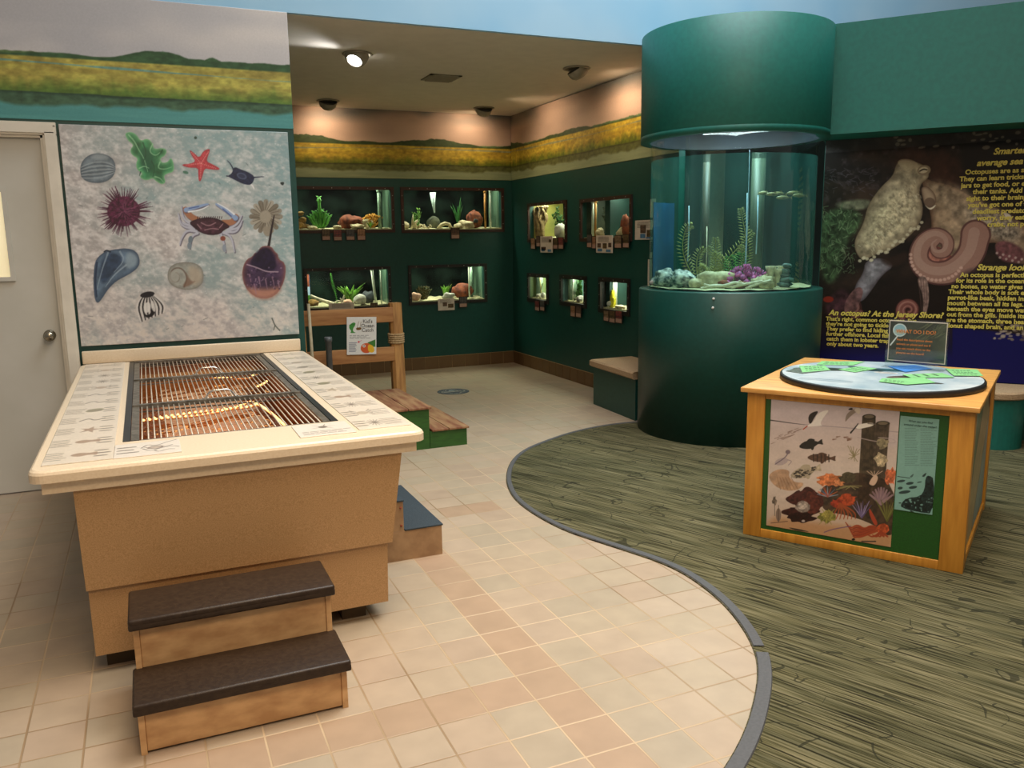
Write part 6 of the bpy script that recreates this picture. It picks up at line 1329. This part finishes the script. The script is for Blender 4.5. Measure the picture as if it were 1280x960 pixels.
# curved sheet added for a blue reflection at the back left
m = MB(); m.lathe([(.60, 1.165), (.60, 1.82), (.606, 1.82), (.606, 1.165)], 10, a0=102, a1=141); o = m.build('blue_reflection', mat('deep_blue_reflection_sheet', '083c62', .4, '062a48', 3), None, (CYL[0], CYL[1], 0)); tag(o, 'curved deep blue sheet at the left side inside the column aquarium', 'backdrop')
# rocks, shells and corals
def cput(mb, name, M, e, d, label, cat, z=1.16, rot=0): return tag(mb.build(name, M, None, C3(e, d, z), AZ+rot), label, cat, {'rock': 'rocks in the column aquarium', 'plant': 'fern plants in the column aquarium', 'coral': 'corals in the column aquarium'}.get(cat))
DAL = mat('white_blue_barnacle_rock', 'd8dcd8', .8, '24343c', 26, bump=.6, detail=3)
cput(rock_mb(.10, .08, .075, 101, .5), 'barnacle_rock', DAL, -.49, -.18, 'blue-black and white speckled rock at the far left '+IN, 'rock'); cput(rock_mb(.10, .08, .07, 102, .5), 'barnacle_rock', DAL, -.345, -.32, 'blue-black and white speckled rock, second from the left '+IN, 'rock')
cput(rock_mb(.055, .05, .04, 103, .3), 'oyster_shell', RK['pale'], -.24, -.40, 'small pale shell beside the speckled rocks '+IN, 'shell')
cput(rock_mb(.15, .08, .07, 104, .3), 'cream_rock', RK['pale'], -.10, -.38, 'broad cream rock in front of the fronds '+IN, 'rock')
m = MB()
for P in ([(-.22, 0, .0), (-.12, 0, .03), (0, 0, .01), (.1, 0, .035), (.22, 0, .055)], [(-.15, 0, .02), (-.05, -.02, .02), (.02, 0, .05), (.10, 0, .03)], [(.0, 0, 0), (.05, 0, .03), (.06, 0, .06)], [(.1, 0, 0), (.16, 0, .03), (.28, 0, .06)], [(-.2, 0, .03), (-.12, 0, .01), (-.05, 0, .0)]): m.tube(chaikin3(P), [.011]*len(chaikin3(P)), 8)
cput(m, 'root_branch', WHITEC, .02, -.505, 'long bleached root branch along the front glass '+IN, 'branch')
cput(rock_mb(.06, .05, .035, 105, .3), 'red_brown_stone', RK['red'], -.03, -.44, 'left one of two red-brown stones behind the root branch '+IN, 'rock'); cput(rock_mb(.06, .05, .03, 106, .3), 'red_brown_stone', RK['red'], .09, -.46, 'right one of two red-brown stones behind the root branch '+IN, 'rock')
PUR = mat('magenta_coral', 'c9589a', .6, '9a4a94', 50); m = MB(); r = random.Random(3)
for k in range(18): branchy(k+60, .19, 1, 3, .009, .5, m)
cput(m, 'branch_coral', PUR, .13, -.38, 'magenta pink branching coral '+IN, 'coral')
m = MB(); r = random.Random(5)
for k in range(26): x, y, z = r.uniform(-.11, .13), r.uniform(-.05, .05), r.uniform(.0, .11); q = rock_mb(.03, .03, .026, k+110, .3, 1, False, c=(x, y, z*(1-abs(x)*3))); m.add(q.v, q.f, 0, True)
cput(m, 'cluster_coral', PUR, .10, -.40, 'low magenta nodular coral mound '+IN, 'coral')
m = MB()
for k, (x, z, h) in enumerate(((0, 0, .16), (.05, .01, .13), (-.04, 0, .10), (.085, .03, .13), (.03, .0, .08))):
    vs0 = len(m.v); m.lathe([(.012, 0), (.018, h*.4), (.03, h*.75), (.042, h), (.030, h*.99), (.02, h*.7)], 14, c=(x, .01*k, z))
cput(m, 'cup_coral', RK['pale'], .30, -.36, 'cream cup coral cluster on the right '+IN, 'coral')
cput(rock_mb(.08, .06, .05, 131, .4), 'cream_rock', RK['pale'], .24, -.44, 'cream rock under the cup coral '+IN, 'rock')
m = MB()
for k in range(5): q = rock_mb(.062-.006*k, .05, .022, 140+k, .4, 2, False, c=(.01*math.sin(k*2), 0, .005+k*.034)); m.add(q.v, q.f, 0, True)
cput(m, 'stacked_shells', mat('dark_green_oyster', '6f8c88', .6, '182624', 22, bump=.5), .40, -.33, 'stack of dark and pale oyster shells at the right '+IN, 'shells')
FR = mat('olive_fern', 'a8a458', .6, '7a7a3a', 60); FRG = PL['green']
def fr(paths, w, n, M, e, d, label):
    m = MB()
    for P in paths: frond(P, w*1.15, n, m, .005, rad=.006)
    cput(m, 'fern_plant', M, e, d, label, 'plant', 1.17)
fr([[(.06, 0, 0), (-.02, 0, .12), (-.08, 0, .28), (-.05, 0, .44), (.0, 0, .46)]], .045, 30, FR, -.29, -.12, 'tall olive frond curling at its tip, farthest left '+IN)
fr([[(-.02, 0, 0), (-.05, 0, .13), (-.04, 0, .24), (.01, 0, .28)], [(.02, 0, 0), (.09, 0, .10), (.10, 0, .20), (.03, 0, .29)], [(.0, .03, 0), (.04, .03, .08), (.13, .03, .13)]], .042, 20, FR, -.20, -.2, 'olive frond cluster forming a loop, left of centre '+IN)
fr([[(0, 0, 0), (.05, 0, .12), (.17, 0, .26), (.30, 0, .40)], [(0, 0, 0), (.03, 0, .16), (.02, 0, .36)], [(0, 0, 0), (-.06, 0, .10), (-.10, 0, .14)]], .045, 26, FR, -.13, -.12, 'olive frond reaching diagonally up to the right '+IN)
fr([[(.1, 0, 0), (.02, 0, .06), (-.12, 0, .13)], [(.1, 0, 0), (.12, 0, .12), (.08, 0, .30)], [(.05, 0, 0), (-.02, 0, .1), (-.05, 0, .18), (-.12, 0, .24)]], .045, 22, FR, .0, -.2, 'olive frond cluster left of the magenta coral '+IN)
fr([[(0, 0, 0), (.05, 0, .16), (.04, 0, .36), (-.01, 0, .58)]], .045, 36, FR, .08, -.15, 'tallest olive frond standing behind the magenta coral '+IN)
fr([[(0, 0, 0), (-.01, 0, .12), (-.03, 0, .22)], [(.02, 0, 0), (.05, 0, .12), (.06, 0, .24)]], .06, 14, PL['green'], .03, -.25, 'bright green leafy sprig in the middle '+IN)
# school of tan fish
FSH = mat('tan_striped_fish', '8f8250', .5, '4a4428', 40)
fl_ = ['leading tan fish, leftmost of the school', 'tan fish second in the school, slightly lower', 'tan fish in the middle of the school', 'lowest tan fish in the school', 'tan fish near the right glass, upper one', 'tan fish near the right glass, lower one']
for k, (e, d, z, L) in enumerate(((.25, .0, 1.865, .10), (.31, -.1, 1.85, .11), (.36, .05, 1.86, .12), (.39, -.05, 1.825, .12), (.47, .0, 1.86, .12), (.50, -.12, 1.835, .11))):
    m = MB(); P = [(-L/2, 0, 0), (-L*.38, 0, .002), (-L*.1, 0, .003), (L*.2, 0, 0), (L*.38, 0, 0)]; m.tube(P, [.002, .011, .016, .010, .004], 10)
    m.v = [(x, y*.55, z_) for x, y, z_ in m.v]
    body = m
    t = thing('fish', fl_[k]+' at the right of the column aquarium', 'fish', C3(e, d, z), AZ+.1*(k % 3-1), 'school of tan fish in the column aquarium')
    body.build('body', FSH, t)
    MB().add([(L*.36, .001, 0), (L*.5, .001, .016), (L*.46, .001, 0), (L*.5, .001, -.016), (L*.36, -.001, 0), (L*.5, -.001, .016), (L*.46, -.001, 0), (L*.5, -.001, -.016)], [(0, 1, 2), (0, 2, 3), (4, 6, 5), (4, 7, 6), (0, 4, 5, 1), (1, 5, 6, 2), (2, 6, 7, 3), (3, 7, 4, 0)]).build('tail_fin', FSH, t)
    MB().add([(-L*.1, .001, .014), (L*.12, .001, .026), (L*.2, .001, .008), (-L*.1, -.001, .014), (L*.12, -.001, .026), (L*.2, -.001, .008)], [(0, 1, 2), (3, 5, 4), (0, 3, 4, 1), (1, 4, 5, 2), (2, 5, 3, 0)]).build('dorsal_fin', FSH, t)
area('column_light', (CYL[0], CYL[1], 2.48), (CYL[0], CYL[1], 0), .5, 27, (.80, .98, 1.0), .5)

# ------------------------------------------------------------------ alcove ceiling fixtures
def eyeball(x, y, aim, lit, label):
    t = thing('ceiling_spotlight', label, 'ceiling light', (x, y, 3.0), 0, 'alcove ceiling spotlights')
    FX = mat('cream_fixture_enamel', 'a39a86', .5, '968d7a', 20)
    t.location.z = 3.028-(y-5.95)*.0078
    MB().lathe([(0, -.001), (.115, -.001), (.122, -.006), (.118, -.012), (.098, -.012), (.095, -.004), (0, -.004)], 40).build('trim_ring', FX, t)
    d = Vector(aim).normalized(); q = Vector((0, 0, -1)).rotation_difference(Vector((d.x*.6, d.y*.6, -.8)).normalized())
    m = MB(); m.lathe([(.095, -.0), (.094, -.03), (.085, -.06), (.066, -.085), (.060, -.085), (.078, -.06), (.086, -.02)] if lit else [(.095, 0), (.094, -.03), (.085, -.06), (.060, -.085), (.03, -.093), (0, -.095)], 36); m.v = [tuple(q @ Vector(v)) for v in m.v]; m.v = [(a, b_, min(c, -.004)) for a, b_, c in m.v]; m.build('shade', FX, t)
    m = MB(); m.lathe([(0, -.078), (.045, -.074), (.064, -.062), (.064, -.045), (0, -.045)], 32); m.v = [tuple(q @ Vector(v)) for v in m.v]; m.v = [(a, b_, min(c, -.005)) for a, b_, c in m.v]
    m.build('lamp_bulb', mat('lit_cool_lamp', 'f4f2ff', .3, 'ffffff', 5, emit=14), t) if lit else None
eyeball(1.71, 6.91, (-.6, -.6, 0), True, 'glowing white spotlight on the alcove ceiling, the only lit-looking lens')
eyeball(1.93, 9.15, (0, .8, 0), False, 'cream ceiling spotlight near the back wall above the left aquariums')
eyeball(3.67, 9.09, (0, .8, 0), False, 'cream ceiling spotlight near the back corner of the alcove')
eyeball(3.65, 6.84, (.8, 0, 0), False, 'cream ceiling spotlight nearest the green column canopy')
def vent():
    t = thing('ceiling_vent', 'square slotted air vent in the alcove ceiling', 'vent', (2.66, 7.62, 3.014)); V = mat('tan_vent_metal', '8f8670', .5)
    m = MB(); s = .15
    for a in ((-s, s, -s, -s+.03), (-s, s, s-.03, s), (-s, -s+.03, -s, s), (s-.03, s, -s, s)): m.box(*a, -.008, -.001)
    m.build('frame', V, t)
    MB().box(-s+.02, s-.02, -s+.02, s-.02, -.003, -.001).build('dark_duct', mat('dark_duct', '1c1812', .8), t)
    for k in range(7): y = -s+.045+k*.035; m = MB(); m.add([(-s+.03, y, -.004), (s-.03, y, -.004), (s-.03, y+.02, -.016), (-s+.03, y+.02, -.016), (-s+.03, y, -.006), (s-.03, y, -.006), (s-.03, y+.02, -.018), (-s+.03, y+.02, -.018)], [(0, 1, 2, 3), (7, 6, 5, 4), (0, 4, 5, 1), (1, 5, 6, 2), (2, 6, 7, 3), (3, 7, 4, 0)]); m.build('slat', V, t)
vent()
spot('spot_light', (1.60, 6.82, 2.93), (1.0, 6.5, 2.96), 14, (.92, .94, 1.0), 70, .9, .05)
spot('spot_light', (1.93, 9.26, 2.90), (1.98, 9.62, 2.6), 11, (1.0, .74, .50), 150, .9)
spot('spot_light', (3.67, 9.22, 2.90), (3.6, 9.62, 2.6), 11, (1.0, .74, .50), 150, .9)
spot('spot_light', (3.78, 6.84, 2.90), (4.25, 6.9, 2.55), 18, (1.0, .74, .50), 140, .9)
spot('spot_light', (3.5, 8.5, 2.9), (4.25, 8.4, 2.4), 22, (1.0, .74, .50), 120, .9)
area('alcove_fill_light', (2.6, 7.7, 2.97), (2.6, 7.7, 0), 1.2, 5, (1.0, .78, .52), 1.5)  # broad soft fill added under the ceiling, no fixture there
